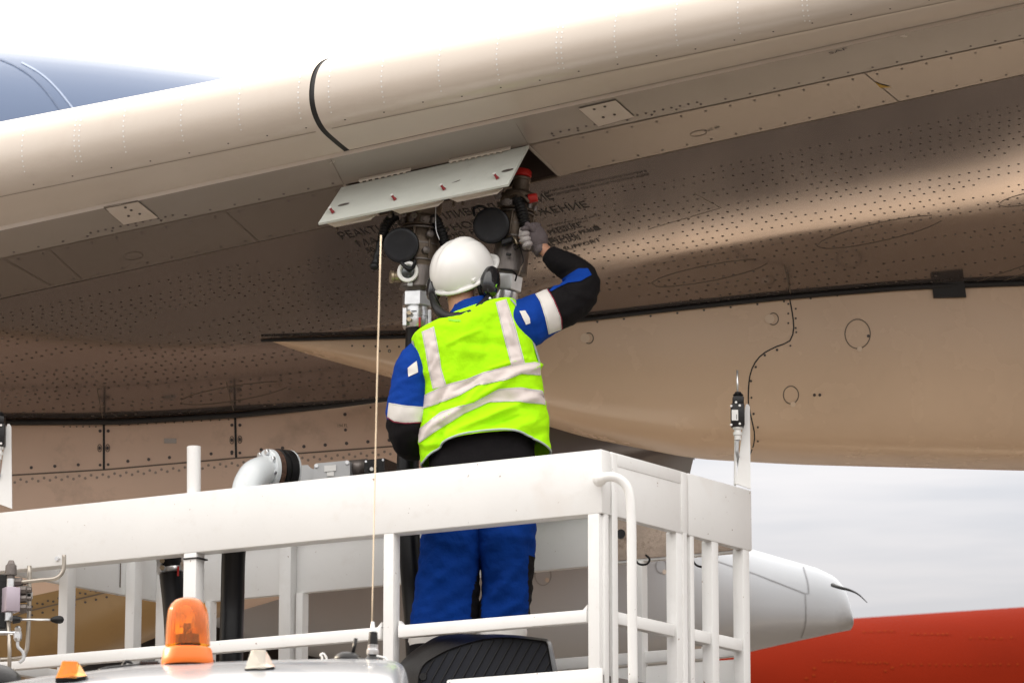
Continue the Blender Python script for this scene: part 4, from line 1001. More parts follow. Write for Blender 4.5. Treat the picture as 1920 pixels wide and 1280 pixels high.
nzL, aL, xL, kL = nozzle((789, 372), (781, 618), profL, Y1, 'left fuel nozzle with black cap and sight glass above silver hose clamp', (752, 460), 34, (-.16, -.98, -.12))
def casting(root, a, ax, k, y0_, y1_, rpx, n, top):
    x_, y_ = frame(ax)
    for m in range(n):
        an_ = 6.283185 * (m + .3) / n; dr = x_ * math.cos(an_) + y_ * math.sin(an_)
        p0 = a + ax * (y0_ - top) * k + dr * rpx * PXM; p1 = a + ax * (y1_ - top) * k + dr * rpx * PXM
        mk('casting_rib', *barv(p0, p1, .010, .014, .003, up=dr), CAST, root, True, ang=40)
    for yy, rr in ((y0_, rpx + 1.5), ((y0_ + y1_) / 2, rpx + 2), (y1_, rpx + 1)):
        mk('casting_band', *lathev([(-.004, (rr - 1.5) * PXM), (-.003, rr * PXM), (.003, rr * PXM), (.004, (rr - 1.5) * PXM)], a + ax * (yy - top) * k, ax, 36), CAST2, root, True, ang=40)
    for m in range(n + 3):
        an_ = 6.283185 * m / (n + 3); dr = x_ * math.cos(an_) + y_ * math.sin(an_)
        mk('casting_boss', *lathev([(-.012, .011), (.010, .011), (.012, .006)], a + ax * (y0_ - 12 - top) * k + dr * (rpx + 1) * PXM, ax, 10), CAST2, root, True, ang=40)
casting(nzL, aL, xL, kL, 432, 492, 37, 8, 372)
for dx_, yy in ((12, 470), (20, 440)): mk('boss_cap', *lathev([(0, .016), (.02, .015), (.024, .008)], P(785 + dx_, yy, Y1 - .075), V((.35, -1, 0)), 14), CAST2, nzL, True, ang=40)
sg = P(765, 510, Y1 - .085)
mk('sight_glass_ring', *lathev([(-.03, .036), (0, .044), (.006, .0445), (.010, .042), (.010, .032), (.004, .031)], sg, V((-.12, -1, .0)), 36), LABELM, nzL, True, ang=40)
mk('sight_glass', *lathev([(-.01, .031), (.002, .030), (.008, .022), (.011, .008), (.0115, .002)], sg, V((-.12, -1, 0)), 28), GLASSD, nzL, True)
mk('ring_tab', *boxv(P(769, 533, Y1 - .083), .022, .01, .016), GREYB, nzL)
mk('side_plug', *lathev([(0, .022), (.03, .022), (.034, .026), (.045, .026), (.047, .012)], P(752, 520, Y1 - .03), V((-1, -.25, .0)), 20), BRASS, nzL, True, ang=40)
mk('clamp_lug', *boxv(P(759, 595, Y1 - .045), .018, .03, .075, bev=.003), STEEL, nzL); mk('clamp_lug', *boxv(P(806, 597, Y1 - .02), .014, .03, .07, bev=.003), STEEL, nzL)
for y in (587, 599): mk('clamp_bolt', *lathev([(0, .0095), (.010, .0095)], P(767.5, y, Y1 - .058), V((-.1, -1, 0)), 6), BRASS, nzL)
mk('clamp_slot', *boxv(P(776, 583, Y1 - .060), .022, .003, .003, bev=0), SEAL, nzL)
mk('red_mark', *boxv(P(787, 604, Y1 - .0585), .009, .004, .04, bev=.001), REDP, nzL)
bellows('handle_bellows', [(742, 404, -.02), (732, 412, -.03), (723, 425, -.04), (717, 444, -.05)], .020, nzL, Y1)
mk('handle_grip', *tubev([P(717, 440, Y1 - .05), P(711, 465, Y1 - .05), P(706, 486, Y1 - .05), P(703, 496, Y1 - .05)], lambda t: .015 - .002 * math.sin(t * 20), 16, 4), RUBBER, nzL, True)
mk('grip_end', *lathev([(-.012, .014), (-.004, .019), (.006, .020), (.014, .014), (.017, .003)], P(702, 499, Y1 - .05), V((-.15, 0, -1)), 18), RUBBER, nzL, True)
bellows('handle_bellows', [(808, 404, -.03), (815, 412, -.04), (822, 424, -.05), (831, 444, -.06), (836, 462, -.06)], .021, nzL, Y1)
for x, y, r_ in ((799, 411, .012), (776, 404, .010), (744, 398, .010), (731, 405, .006), (757, 402, .008)): mk('flange_bolt', *lathev([(0, r_ * 1.5), (.006, r_ * 1.5), (.007, r_), (.018, r_)], P(x, y, Y1 - .080), V((0, -1, -.1)), 6), CAST2, nzL)
mk('retaining_wire', *tubev([P(817, 378, Y1 - .1), P(816.5, 410, Y1 - .1), P(818, 432, Y1 - .1), P(824, 450, Y1 - .1)], .0022, 6, 5), STEEL, nzL, True)
mk('cap_strap', *tubev([P(752, 492, Y1 - .1), P(760, 500, Y1 - .11), P(769, 505, Y1 - .115), P(776, 498, Y1 - .1), P(778, 488, Y1 - .09)], .008, 8, 5), RUBBER, nzL, True)
mk('hose', *tubev([P(781, 610, 17.05), P(780, 660, 17.06), P(773, 760, 17.08), P(765, 860, 17.08), P(766, 990, 17.08), P(772, 1080, 17.06), P(780, 1180, 17.04), P(784, 1300, 17.02), P(784, 1350, 17.02)], .0455, 26, 8), HOSE, nzL, True)
profR = [('red_collar', 318, [(0, 14), (3, 17), (12, 18), (14, 15)], REDP, 26, 0),
         ('adapter_tube', 332, [(0, 15), (2, 18), (6, 18), (7, 16), (26, 17), (38, 22)], CAST, 26, 0),
         ('adapter_flange', 358, [(0, 20), (6, 33), (10, 36), (26, 36), (30, 33), (34, 33), (36, 36), (39, 36), (41, 31)], CAST, 30, 0),
         ('coupling_body', 398, [(0, 30), (10, 33), (25, 36), (40, 36), (55, 33), (60, 32)], CAST, 30, 0),
         ('lower_body', 456, [(0, 31), (3, 34), (44, 34), (52, 35), (56, 35), (58, 28), (62, 24)], CAST2, 32, 0),
         ('hex_nut', 517, [(0, 24), (2, 29), (28, 29), (30, 26)], STEEL, 6, .2),
         ('hose_collar', 548, [(0, 20), (1, 25), (26, 25), (30, 23)], STEEL, 30, 0)]
nzR, aR, xR, kR = nozzle((981, 318), (944, 580), profR, Y1 + .02, 'right fuel nozzle with red collar, its bellows handle gripped by gloved hand', (921, 423), 35, (-.14, -.985, -.08))
for x, y, r_ in ((950.5, 379, .011), (933, 367, .011), (924, 362, .008)): mk('flange_bolt', *lathev([(0, r_ * 1.6), (.006, r_ * 1.6), (.007, r_), (.016, r_)], P(x, y, Y1 - .070), V((-.05, -1, -.1)), 6), CAST2, nzR)
casting(nzR, aR, xR, kR, 402, 448, 34, 8, 318)
bellows('handle_bellows', [(966, 372, -.03), (973, 382, -.05), (979, 398, -.07), (984, 416, -.08), (989, 430, -.08), (992, 440, -.07)], .022, nzR, Y1)
mk('knob_stem', *tubev([P(976, 368, Y1 - .05), P(992, 374, Y1 - .05)], .010, 10), RUBBER, nzR, True)
mk('red_knob', *lathev([(0, .016), (.004, .0195), (.036, .0185), (.040, .014)], P(990, 373, Y1 - .05), V((1, -.2, .12)), 24), REDP, nzR, True, ang=40)
mk('knob_sleeve', *lathev([(0, .018), (.012, .018)], P(986, 373.5, Y1 - .05), V((1, -.2, .12)), 18), RUBBER, nzR, True, ang=40)
mk('cap_strap', *tubev([P(890, 404, Y1 - .09), P(888, 393, Y1 - .08), P(896, 387, Y1 - .07), P(906, 388, Y1 - .07), P(914, 393, Y1 - .07)], .006, 8, 6), RUBBER, nzR, True)
mk('latch_lever', *tubev([P(958, 366, Y1 - .06), P(970, 362, Y1 - .08), P(984, 370, Y1 - .09), P(992, 379, Y1 - .09)], .006, 8, 5), CAST, nzR, True)
mk('cap_hinge', *boxv(P(951, 453, Y1 - .08), .05, .04, .025, (V((.9, 0, .3)).normalized(), V((0, 1, 0)), UP), .006), RUBBER, nzR)
mk('spring_catch', *tubev([P(960, 444, Y1 - .06), P(966, 450, Y1 - .07), P(970, 458, Y1 - .07)], .008, 8, 4), BRASS, nzR, True)
mk('tether', *tubev([P(966, 452, Y1 - .06), P(974, 462, Y1 - .07), P(966, 468, Y1 - .08), P(963, 461, Y1 - .08), P(972, 458, Y1 - .07), P(978, 474, Y1 - .06), P(981, 488, Y1 - .06), P(978, 498, Y1 - .06)], .0022, 6, 6), RUBBER, nzR, True)
mk('tether', *tubev([P(972, 462, Y1 - .06), P(985, 471, Y1 - .06), P(1000, 468, Y1 - .05), P(1010, 473, Y1 - .04)], .0016, 6, 5), RUBBER, nzR, True)
mk('metal_tag', *sweepv([P(979, 492, Y1 - .06), P(981.5, 495, Y1 - .06), P(974, 515, Y1 - .06), P(971, 517, Y1 - .06)], V((0, 0, 0)), V((0, .003, 0))), CAST, nzR)
mk('bracket_edge', *tubev([P(938, 505, Y1 - .07), P(958, 507, Y1 - .07), P(968, 515, Y1 - .05), P(966, 527, Y1 - .04)], .0035, 8, 5), RUBBER, nzR, True)
mk('body_label', *boxv(P(954, 477, Y1 - .074), .022, .004, .012), SEAL, nzR)
mk('hose', *tubev([P(945, 572, 17.08), P(942, 640, 17.12), P(935, 760, 17.33), P(930, 900, 17.33), P(925, 1100, 17.3), P(922, 1330, 17.25)], .045, 22, 8), HOSE, nzR, True)

# ------------------------------------------------------------------ the worker
TY = 16.75
man = thing('person', (-.1, TY, ZF), 'worker in white hard hat, lime vest and blue work suit reaching up', 'person')
def skinned(name, nodes, edges, mt, parent, sub=2, root=0):
    me = bpy.data.meshes.new(name); off = rloc(parent)
    me.from_pydata([tuple(V(p) - off) for p, r_ in nodes], edges, [])
    o = bpy.data.objects.new(name, me); COL.objects.link(o)
    o.modifiers.new('s', 'SKIN'); lay = me.skin_vertices[0].data if me.skin_vertices else None
    if lay is None:
        bpy.context.view_layer.objects.active = o; o.select_set(True); bpy.ops.object.mode_set(mode='EDIT'); bpy.ops.object.mode_set(mode='OBJECT'); lay = me.skin_vertices[0].data
    for i, (p, r_) in enumerate(nodes):
        lay[i].radius = (r_, r_) if not isinstance(r_, tuple) else r_; lay[i].use_root = (i == root)
    s = o.modifiers.new('b', 'SUBSURF'); s.levels = sub; s.render_levels = sub
    dg = bpy.context.evaluated_depsgraph_get(); dg.update(); new = bpy.data.meshes.new_from_object(o.evaluated_get(dg))
    o.modifiers.clear(); o.data = new; new.materials.clear(); new.materials.append(mt)
    for p in new.polygons: p.use_smooth = True
    o.parent = parent; return o
q = lambda x, y, dy=0: P(x, y, TY + dy)
nodes = [(q(895, 895), .13), (q(893, 820), .12), (q(888, 740), .13), (q(880, 665), .13), (q(874, 615), .075), (q(869, 585), .056), (q(863, 560, .0), .058), (q(862, 520, .01), .078), (q(862, 480, .02), .075)]
edges = [(i, i + 1) for i in range(8)]
def chain(start, pts):
    k = start
    for p in pts: nodes.append(p); edges.append((k, len(nodes) - 1)); k = len(nodes) - 1
    return k
chain(7, [(q(872, 500, .10), .02), ])                      # nose
# right arm
wr = chain(3, [(q(950, 620), .075), (q(985, 603), .06), (q(1040, 583, .03), .044), (q(1084, 558, .06), .036), (q(1092, 536, .09), .032), (q(1076, 511, .12), .032), (q(1050, 492, .15), .030), (q(1027, 475, .185), .027), (q(1018, 466, .20), .026)])
HAND = [[(991, 430, .25), (982, 430, .28), (975, 437, .25)], [(992, 438, .26), (980, 440, .28), (973, 446, .25)], [(994, 447, .26), (982, 450, .27), (976, 455, .24)], [(997, 456, .25), (987, 460, .26), (982, 464, .235)]]
THUMB = [(1000, 432, .17), (990, 421, .155), (984, 419, .16)]
pm = chain(wr, [(q(1006, 452, .22), .030)])
for f in HAND: chain(pm, [(q(*p), .0085) for p in f])
chain(pm, [(q(*p), .0095) for p in THUMB])
# left arm, hand on the left nozzle hidden behind the body
wl = chain(3, [(q(815, 650), .075), (q(785, 670), .06), (q(765, 735), .048), (q(768, 815, .02), .042), (q(786, 760, .16), .036), (q(806, 690, .26), .027), (q(810, 680, .28), .026)])
pl_ = chain(wl, [(q(812, 662, .30), .03)])
for k in range(4): chain(pl_, [(q(806 + 6 * k, 645, .31), .0088), (q(804 + 6 * k, 634, .28), .0085), (q(804 + 6 * k, 640, .255), .008)])
chain(pl_, [(q(822, 655, .27), .0098), (q(818, 645, .25), .009)])
for sx, xs_ in ((-1, [(848, 940), (840, 1010), (832, 1090), (826, 1180), (824, 1290)]), (1, [(940, 940), (945, 1010), (946, 1090), (943, 1180), (942, 1290)])):
    k = chain(0, [(q(*xs_[0]), .10), (q(*xs_[1]), .085), (q(*xs_[2]), .06), (q(*xs_[3]), .055), (V((q(*xs_[4]).x, TY, ZF + .08)), .04), (V((q(*xs_[4]).x + sx * .02, TY + .14, ZF + .045)), .035)])
skinned('body', nodes, edges, SKINM, man)

def wrinkle(p, a=1.0, s=1.0):
    return a * (.006 * noise.noise(p * 7 * s) + .0045 * noise.noise(V((p.x * 14, p.y * 14, p.z * 30)) * s) + .002 * noise.noise(p * 55 * s))
def folds(x, y, fl):
    d = 0
    for x0, y0, x1, y1, wd, am in fl:
        vx, vy = x1 - x0, y1 - y0; L2_ = vx * vx + vy * vy; t = max(0, min(1, ((x - x0) * vx + (y - y0) * vy) / L2_))
        e = math.hypot(x - x0 - vx * t, y - y0 - vy * t); d += am * math.exp(-(e / wd) ** 2) * (1 - .4 * abs(2 * t - 1))
    return d
# torso shells
TOR = [(835, 597, 925, 567, .075, .0), (803, 611, 953, 560, .095, -.01), (778, 626, 971, 568, .115, -.01), (772, 642, 984, 596, .13, -.01), (780, 678, 999, 636, .14, -.01), (787, 714, 1010, 678, .145, 0),
       (790, 745, 1016, 712, .145, 0), (787, 785, 1022, 745, .145, 0), (784, 815, 1028, 780, .147, 0), (786, 846, 1031, 815, .148, 0), (790, 872, 1033, 848, .15, 0)]
def torso(name, rowsn, seg, tor, mt, par, inset=0, amp=1, hem=None, fl=(), v0=0, v1=1):
    rows = []
    for i in range(rowsn + 1):
        v = v0 + (v1 - v0) * i / rowsn; f = v * (len(tor) - 1); k = min(int(f), len(tor) - 2); u = f - k
        g0, g1 = tor[max(k - 1, 0)], tor[min(k + 2, len(tor) - 1)]
        xl, yl, xr, yr, dp_, dy_ = [.5 * ((2 * tor[k][m]) + (tor[k + 1][m] - g0[m]) * u + (2 * g0[m] - 5 * tor[k][m] + 4 * tor[k + 1][m] - g1[m]) * u * u + (3 * tor[k][m] - g0[m] - 3 * tor[k + 1][m] + g1[m]) * u ** 3) for m in range(6)]
        c0, c1 = P(xl, yl, TY + dy_), P(xr, yr, TY + dy_); cc = (c0 + c1) / 2; h = (c1 - c0) / 2; h = h * (1 - inset / h.length)
        r = []
        for j in range(seg):
            a = 6.283185 * j / seg; ca, sa = math.cos(a), math.sin(a)
            p = cc + h * math.copysign(abs(ca) ** .85, ca) + V((0, -(dp_ - inset), (dp_ * .18 if i < 0 else 0))) * math.copysign(abs(sa) ** .8, sa)
            if hem and sa > 0: p = p + UP * hem * max(0, (v - .82) / .18) ** 1.6 * (1 - abs(ca) ** 2.2)
            x, y = PR(p); nrm_ = (h.normalized() * ca + V((0, -1, 0)) * sa)
            d = wrinkle(p, amp) + (folds(x, y, fl) if sa > -.1 else 0)
            r.append(p + nrm_ * d)
        rows.append(r)
    return rows
VF0 = [(838, 815, 1010, 740, 9, .012), (830, 790, 960, 705, 8, .010), (800, 835, 940, 800, 9, .009), (880, 600, 855, 700, 12, .005), (925, 600, 905, 690, 10, -.004), (915, 692, 985, 672, 3.5, .0045), (850, 735, 900, 705, 3.5, -.0045), (815, 797, 870, 762, 3.5, .0045), (840, 645, 900, 618, 4, .004), (985, 702, 1010, 684, 3, .004), (860, 858, 1000, 818, 4, .005), (885, 812, 975, 780, 3.5, -.004), (808, 700, 822, 668, 3.5, .004), (948, 590, 962, 640, 3.5, .004), (800, 700, 812, 650, 7, .007),
      (850, 850, 1000, 790, 12, .010), (960, 700, 1015, 685, 6, .008), (990, 735, 1025, 745, 6, -.007), (810, 770, 840, 720, 6, -.009), (790, 830, 815, 790, 6, .009), (940, 740, 1000, 770, 12, -.008), (860, 640, 960, 650, 12, -.006),
      (815, 860, 830, 800, 7, -.009), (870, 760, 905, 720, 5, .008), (900, 860, 1020, 810, 10, -.008)]
jk = torso('jacket', 60, 72, TOR, BLUE, man, .034, .3, v1=.8)
jack = mk('jacket_body', *grid(jk, True), BLUE, man, True)
hemt = [(806, 790, 1005, 775, .11, 0), (803, 835, 1006, 815, .125, 0), (804, 860, 1003, 838, .13, 0), (806, 890, 1004, 868, .135, 0), (806, 920, 1005, 900, .135, 0), (804, 950, 1006, 930, .13, 0)]
mk('jacket_hem', *grid(torso('h', 24, 72, hemt, BLACKC, man, 0, .8), True), BLACKC, man, True)
VF = [(a, b_, c_, d_, e_ * .9, f_ * 2.0) for a, b_, c_, d_, e_, f_ in VF0]
vr = torso('vest', 150, 200, TOR, HIVIS, man, 0, 1.0, .085, VF)
vest = mk('vest', *grid(vr, True), HIVIS, man, True)
VB = bvh(vest)
def strip(A, B_, n=40, m=10, off=.0028, mt=TAPE, nm='reflective_strip', b=VB, par=vest):
    g = drape(b, A, B_, n, m, off)
    o = mk(nm, *g, mt, par, True) if g else None
    if o and n > 12 and mt is not BLUE:
        ca, cb = tuple(sum(p[i] for p in A) / len(A) for i in (0, 1)), tuple(sum(p[i] for p in B_) / len(B_) for i in (0, 1))
        for X, Y_ in ((A, B_), (B_, A)):
            e = [tuple(interp(X, i / 20)[m_] * .93 + interp(Y_, i / 20)[m_] * .07 for m_ in (0, 1)) for i in range(21)]
            v, f = ribbon(b, e, .8, off + .0006, 6)
            if v: mk('stitch_line', v, f, EDGE, o)
    return o
strip([(791, 622), (799, 662), (803, 689), (812, 729)], [(814, 612), (822, 654), (828, 692), (837, 722)], off=.002)
strip([(929, 567), (944, 630), (959, 687)], [(949, 561), (965, 609), (984, 681)], off=.002)
strip([(795, 741), (837, 720), (873, 711), (906, 698), (959, 683), (1001, 679), (1012, 681)], [(788, 768), (828, 754), (864, 740), (894, 723), (947, 713), (977, 700), (1013, 704)], 60)
strip([(785, 805), (828, 771), (888, 754), (935, 728), (977, 726), (1015, 732), (1024, 737)], [(786, 830), (811, 812), (870, 775), (917, 754), (977, 753), (1020, 758), (1026, 761)], 60)
for e in ([(773, 635), (781, 665), (786, 700), (791, 738)], [(957, 561), (975, 582), (990, 612), (1003, 645), (1011, 680)], ):
    v, f = ribbon(VB, e, 3.2, .003, 5)
    if v: mk('vest_binding', v, f, EDGE, vest, True)
nrow = len(vr[0]); hp_ = [vr[-1][j] for j in range(nrow)] + [vr[-1][0]]
mk('vest_binding', *tubev(hp_, .0045, 6, 0, False), EDGE, vest, True)
# collar and neck pieces
colr = []
for i in range(7):
    v = i / 6; c0, c1 = P(838 + 8 * v, 600 - 24 * v, TY), P(922 - 6 * v, 572 - 16 * v, TY); cc = (c0 + c1) / 2; h = (c1 - c0) / 2
    colr.append([cc + h * math.cos(a) * 1.0 + V((0, -.085 + .012 * v, 0)) * math.sin(a) + UP * wrinkle(cc + V((a, 0, 0)), .6) for a in [6.283185 * j / 40 for j in range(40)]])
mk('collar', *grid(colr, True), BLUE, man, True)
sc_ = catmull([P(808, 552, TY - .02), P(818, 577, TY - .075), P(838, 594, TY - .10), P(868, 594, TY - .105), (P(897, 580, TY - .10)), P(914, 562, TY - .07), P(922, 548, TY - .02)], 10)
mk('neck_band', *tubev(sc_, lambda t: .010 + .014 * math.sin(math.pi * t), 14), BLKP, man, True)
NBV = bvh(man.children[-1])
stencil('3M▪OPTI', 838, 601, 868, 603, 5, 0, 'band_print', LIME, NBV, man) if False else None
v, f = drape(NBV, [(840, 597), (852, 599), (862, 599)], [(842, 601), (852, 603), (864, 603)], 8, 2, .002) or ([], [])
if v: mk('band_print', v, f, LIME, man)
# sleeves
def sleeve(name, pts, n, seg, mt_of, par, mats, amp=1, fl=()):
    cs = catmull([V((*p[:2], 0)) for p in pts], n); rs_ = catmull([V((p[2], p[3], 0)) for p in pts], n)
    ctrs = [P(c_.x, c_.y, TY + r_.y) for c_, r_ in zip(cs, rs_)]
    rows = []; x_, y_ = frame(ctrs[1] - ctrs[0])
    for i, c_ in enumerate(ctrs):
        d = (ctrs[min(i + 1, len(ctrs) - 1)] - ctrs[max(i - 1, 0)]).normalized(); x_ = (x_ - d * x_.dot(d)).normalized(); y_ = d.cross(x_)
        rr = rs_[i].x * TY / 8000; r = []
        for k in range(seg):
            a = 6.283185 * k / seg; nr = x_ * math.cos(a) + y_ * math.sin(a); p = c_ + nr * rr
            px_, py_ = PR(p)
            r.append(p + nr * (wrinkle(p, amp) + (folds(px_, py_, fl) if nr.y < .2 else 0)))
        rows.append(r)
    g = grid(rows, True)
    fm_ = []
    for v_ in g[1]:
        c_ = sum((g[0][i] for i in v_), V()) / 4; fm_.append(mt_of(*PR(c_), c_))
    return mk(name, g[0], g[1], None, par, True, mats=mats, fmat=fm_)
RS = [(948, 622, 50, 0), (975, 612, 50, 0), (1004, 597, 47, .01), (1034, 583, 43, .03), (1062, 569, 41, .05), (1084, 551, 38, .07), (1094, 533, 31, .09), (1083, 513, 29, .11), (1064, 500, 26.5, .13), (1046, 489, 22, .15), (1031, 477, 18, .17)]
slR = sleeve('right_sleeve', RS, 12, 64, lambda x, y, c_: 1 if (x - 1039) + (y - 585) * -.36 > 0 or y < 500 and x > 1010 and y < 520 else 0, man, [BLUE, BLACKC], 1.1,
             [(1040, 540, 1110, 560, 6, .006), (1036, 530, 1080, 545, 5, -.008), (1000, 560, 1010, 640, 6, .006), (1015, 560, 1020, 610, 5, -.005), (1040, 505, 1070, 480, 6, .005), (1050, 515, 1085, 500, 5, -.006), (1060, 590, 1100, 570, 6, .006)])
RSB = bvh(slR)
bd = strip([(1002, 549), (1012, 566), (1022, 595), (1028, 626)], [(1026, 543), (1037, 562), (1051, 595), (1052, 617)], 24, 8, .003, TAPEJ, 'reflective_band', RSB, slR)
v, f = ribbon(RSB, [(1027, 543), (1038, 562), (1052, 596), (1053, 616)], 2.2, .003, 4)
if v: mk('piping', v, f, MAROON, slR)
strip([(974, 584), (986, 609)], [(985, 583), (993, 597), (994, 606)], 6, 4, .004, TAPEJ, 'reflective_patch', RSB, slR)
strip([(1023, 644), (1040, 629)], [(1021, 650), (1046, 628)], 6, 3, .004, TAPEJ, 'reflective_patch', RSB, slR)
strip([(1030, 546), (1045, 531), (1060, 519), (1085, 504), (1102, 504)], [(1034, 547), (1050, 538), (1066, 531), (1088, 528), (1109, 516)], 26, 8, .0035, BLUE, 'blue_sleeve_panel', RSB, slR)
LS = [(800, 655, 32, 0), (782, 690, 40, 0), (772, 730, 42, 0), (766, 770, 41, 0), (763, 802, 37, .01), (768, 826, 33, .05), (778, 832, 30, .12), (786, 800, 27, .19), (796, 750, 24, .24), (806, 700, 19, .27)]
slL = sleeve('left_sleeve', LS, 12, 56, lambda x, y, c_: 1 if y > 786 or c_.y > TY + .1 else 0, man, [BLUE, BLACKC], 1.2, [(745, 720, 790, 700, 6, .006), (740, 750, 785, 735, 6, -.006), (735, 820, 780, 800, 7, .006), (745, 690, 770, 665, 6, .006)])
LSB = bvh(slL)
strip([(730, 755), (760, 760), (798, 763)], [(727, 781), (739, 789), (760, 792), (798, 790)], 24, 6, .003, TAPEJ, 'reflective_band', LSB, slL)
v, f = ribbon(LSB, [(727, 782), (739, 790), (760, 793), (798, 791)], 2.4, .003, 4)
if v: mk('piping', v, f, MAROON, slL)
strip([(765, 690), (781, 677)], [(766, 707), (784, 698)], 6, 4, .004, TAPEJ, 'reflective_patch', LSB, slL)
# gloved hand round the handle
g_n = [(q(1013, 460, .205), .030), (q(1006, 449, .21), .040), (q(1000, 438, .22), .038)]
g_e = [(0, 1), (1, 2)]
def gch(st_, pts):
    k = st_
    for p, r_ in pts: g_n.append((p, r_)); g_e.append((k, len(g_n) - 1)); k = len(g_n) - 1
gch(2, [(q(999, 426, .175), .022), (q(994, 419, .165), .015)])
mk_g = skinned('right_glove', g_n, g_e, GLOVE, man, 3)
for f in HAND:
    gn = [(q(1000, f[0][1] + 3, .235), .016)] + [(q(*p), .0125) for p in f]
    skinned('glove_finger', gn, [(i, i + 1) for i in range(3)], GLOVEP, mk_g, 2)
gn = [(q(1004, 440, .19), .018)] + [(q(*p), .0125) for p in THUMB]
skinned('glove_thumb', gn, [(0, 1), (1, 2), (2, 3)], GLOVE, mk_g, 2)
gp0, gp1 = q(1012, 466, .205), q(995, 419, .20); gd = (gp1 - gp0).normalized(); gl = (gp1 - gp0).length
rw = []; x_, y_ = frame(gd)
for k in range(15):
    t = k / 14; wd = .031 + .017 * math.sin(math.pi * min(1, t * 1.15) ** .9) if t < .8 else .044 * math.sqrt(max(0, 1 - ((t - .72) / .29) ** 2))
    rw.append([gp0 + gd * gl * t + (x_ * math.cos(a) * wd * 1.0 + y_ * math.sin(a) * wd * .85) * (1 + .05 * noise.noise(V((a * 2, t * 7, 3)))) for a in [6.283185 * m / 28 for m in range(28)]])
mk('glove_back', *grid(rw, True, True), GLOVE, mk_g, True)
mk('glove_palm', *lathev([(-.05, .004), (-.035, .014), (-.01, .021), (.02, .018), (.045, .006)], q(985, 448, .17), V((.42, .1, -1)), 16), GLOVEP, mk_g, True)
for k_, (x0, y0_, x1, y1_) in enumerate(((990, 428, 978, 432), (989, 438, 976, 442), (991, 448, 979, 452), (994, 457, 984, 461))):
    mk('glove_knuckle', *tubev([q(x0, y0_, .165), q((x0 + x1) / 2, y0_ + .5, .150), q(x1, y1_, .17)], lambda t: .0125 - .002 * t, 12, 4), GLOVEP if k_ > 0 else GLOVE, mk_g, True)
mk('glove_cuff', *tubev([q(1017, 474, .2), q(1010, 463, .205)], lambda t: .030 + .004 * t, 20), GLOVE, mk_g, True)
# trousers
def leg(name, pts, mt_of, mats, fl):
    rows = []; tor = pts; n = 70; seg = 60
    for i in range(n + 1):
        f = i / n * (len(tor) - 1); k = min(int(f), len(tor) - 2); u = f - k; u2 = u * u * (3 - 2 * u)
        xl, xr, y, dp_ = [tor[k][m] + (tor[k + 1][m] - tor[k][m]) * (u2 if m != 2 else u) for m in range(4)]
        c0, c1 = P(xl, y, TY + .01), P(xr, y, TY + .01); cc = (c0 + c1) / 2; h = (c1 - c0) / 2; r = []
        for j in range(seg):
            a = 6.283185 * j / seg; ca, sa = math.cos(a), math.sin(a)
            p = cc + h * math.copysign(abs(ca) ** .9, ca) + V((0, -dp_, 0)) * math.copysign(abs(sa) ** .9, sa); x, y_ = PR(p)
            r.append(p + (h.normalized() * ca + V((0, -sa, 0))) * (wrinkle(p, 1.7) + (folds(x, y_, fl) if sa > 0 else 0)))
        rows.append(r)
    g = grid(rows, True); fm_ = [mt_of(*PR(sum((g[0][i] for i in v_), V()) / 4)) for v_ in g[1]]
    return mk(name, g[0], g[1], None, man, True, mats=mats, fmat=fm_)
def tm(x, y): return 2 if 1176 < y < 1206 else (1 if y >= 1206 or (x > 991 and y > 1043) or (1068 < y < 1180 and 900 - min(17, (y - 1060) * .28) < x < 903) else 0)
TM = [BLUE2, BLACKC, TAPEJ, MAROON]
leg('left_trouser_leg', [(800, 905, 905, .15), (793, 903, 960, .145), (789, 900, 1010, .13), (785, 900, 1060, .115), (780, 899, 1110, .105), (772, 896, 1160, .10), (768, 880, 1200, .10), (770, 878, 1260, .095), (778, 874, 1318, .09)], tm, TM,
    [(800, 1150, 870, 1090, 10, .012), (790, 1110, 850, 1060, 8, .009), (815, 1160, 880, 1130, 9, .010), (800, 1020, 880, 1045, 12, -.008), (870, 1000, 880, 1100, 8, .008), (795, 1080, 860, 1120, 8, -.010)])
leg('right_trouser_leg', [(895, 1003, 905, .15), (893, 1007, 960, .145), (895, 1005, 1010, .13), (901, 1001, 1060, .115), (903, 1000, 1100, .108), (900, 994, 1140, .10), (893, 985, 1180, .10), (890, 984, 1210, .10), (890, 980, 1260, .095), (894, 974, 1318, .09)], tm, TM,
    [(905, 1140, 975, 1060, 9, .012), (905, 1110, 935, 1070, 7, -.009), (920, 1165, 985, 1120, 8, .009), (930, 1000, 925, 1060, 8, -.008), (960, 990, 985, 1050, 7, .006), (910, 1030, 940, 990, 8, .007)])
for x in (826, 935):
    b0 = P(x, 1320, TY)
    mk('work_boot', *tubev([V((b0.x, TY - .07, ZF + .05)), V((b0.x, TY, ZF + .06)), V((b0.x, TY + .12, ZF + .045)), V((b0.x, TY + .19, ZF + .035))], lambda t: .055 - .018 * t, 18, 4), BLACKC, man, True)
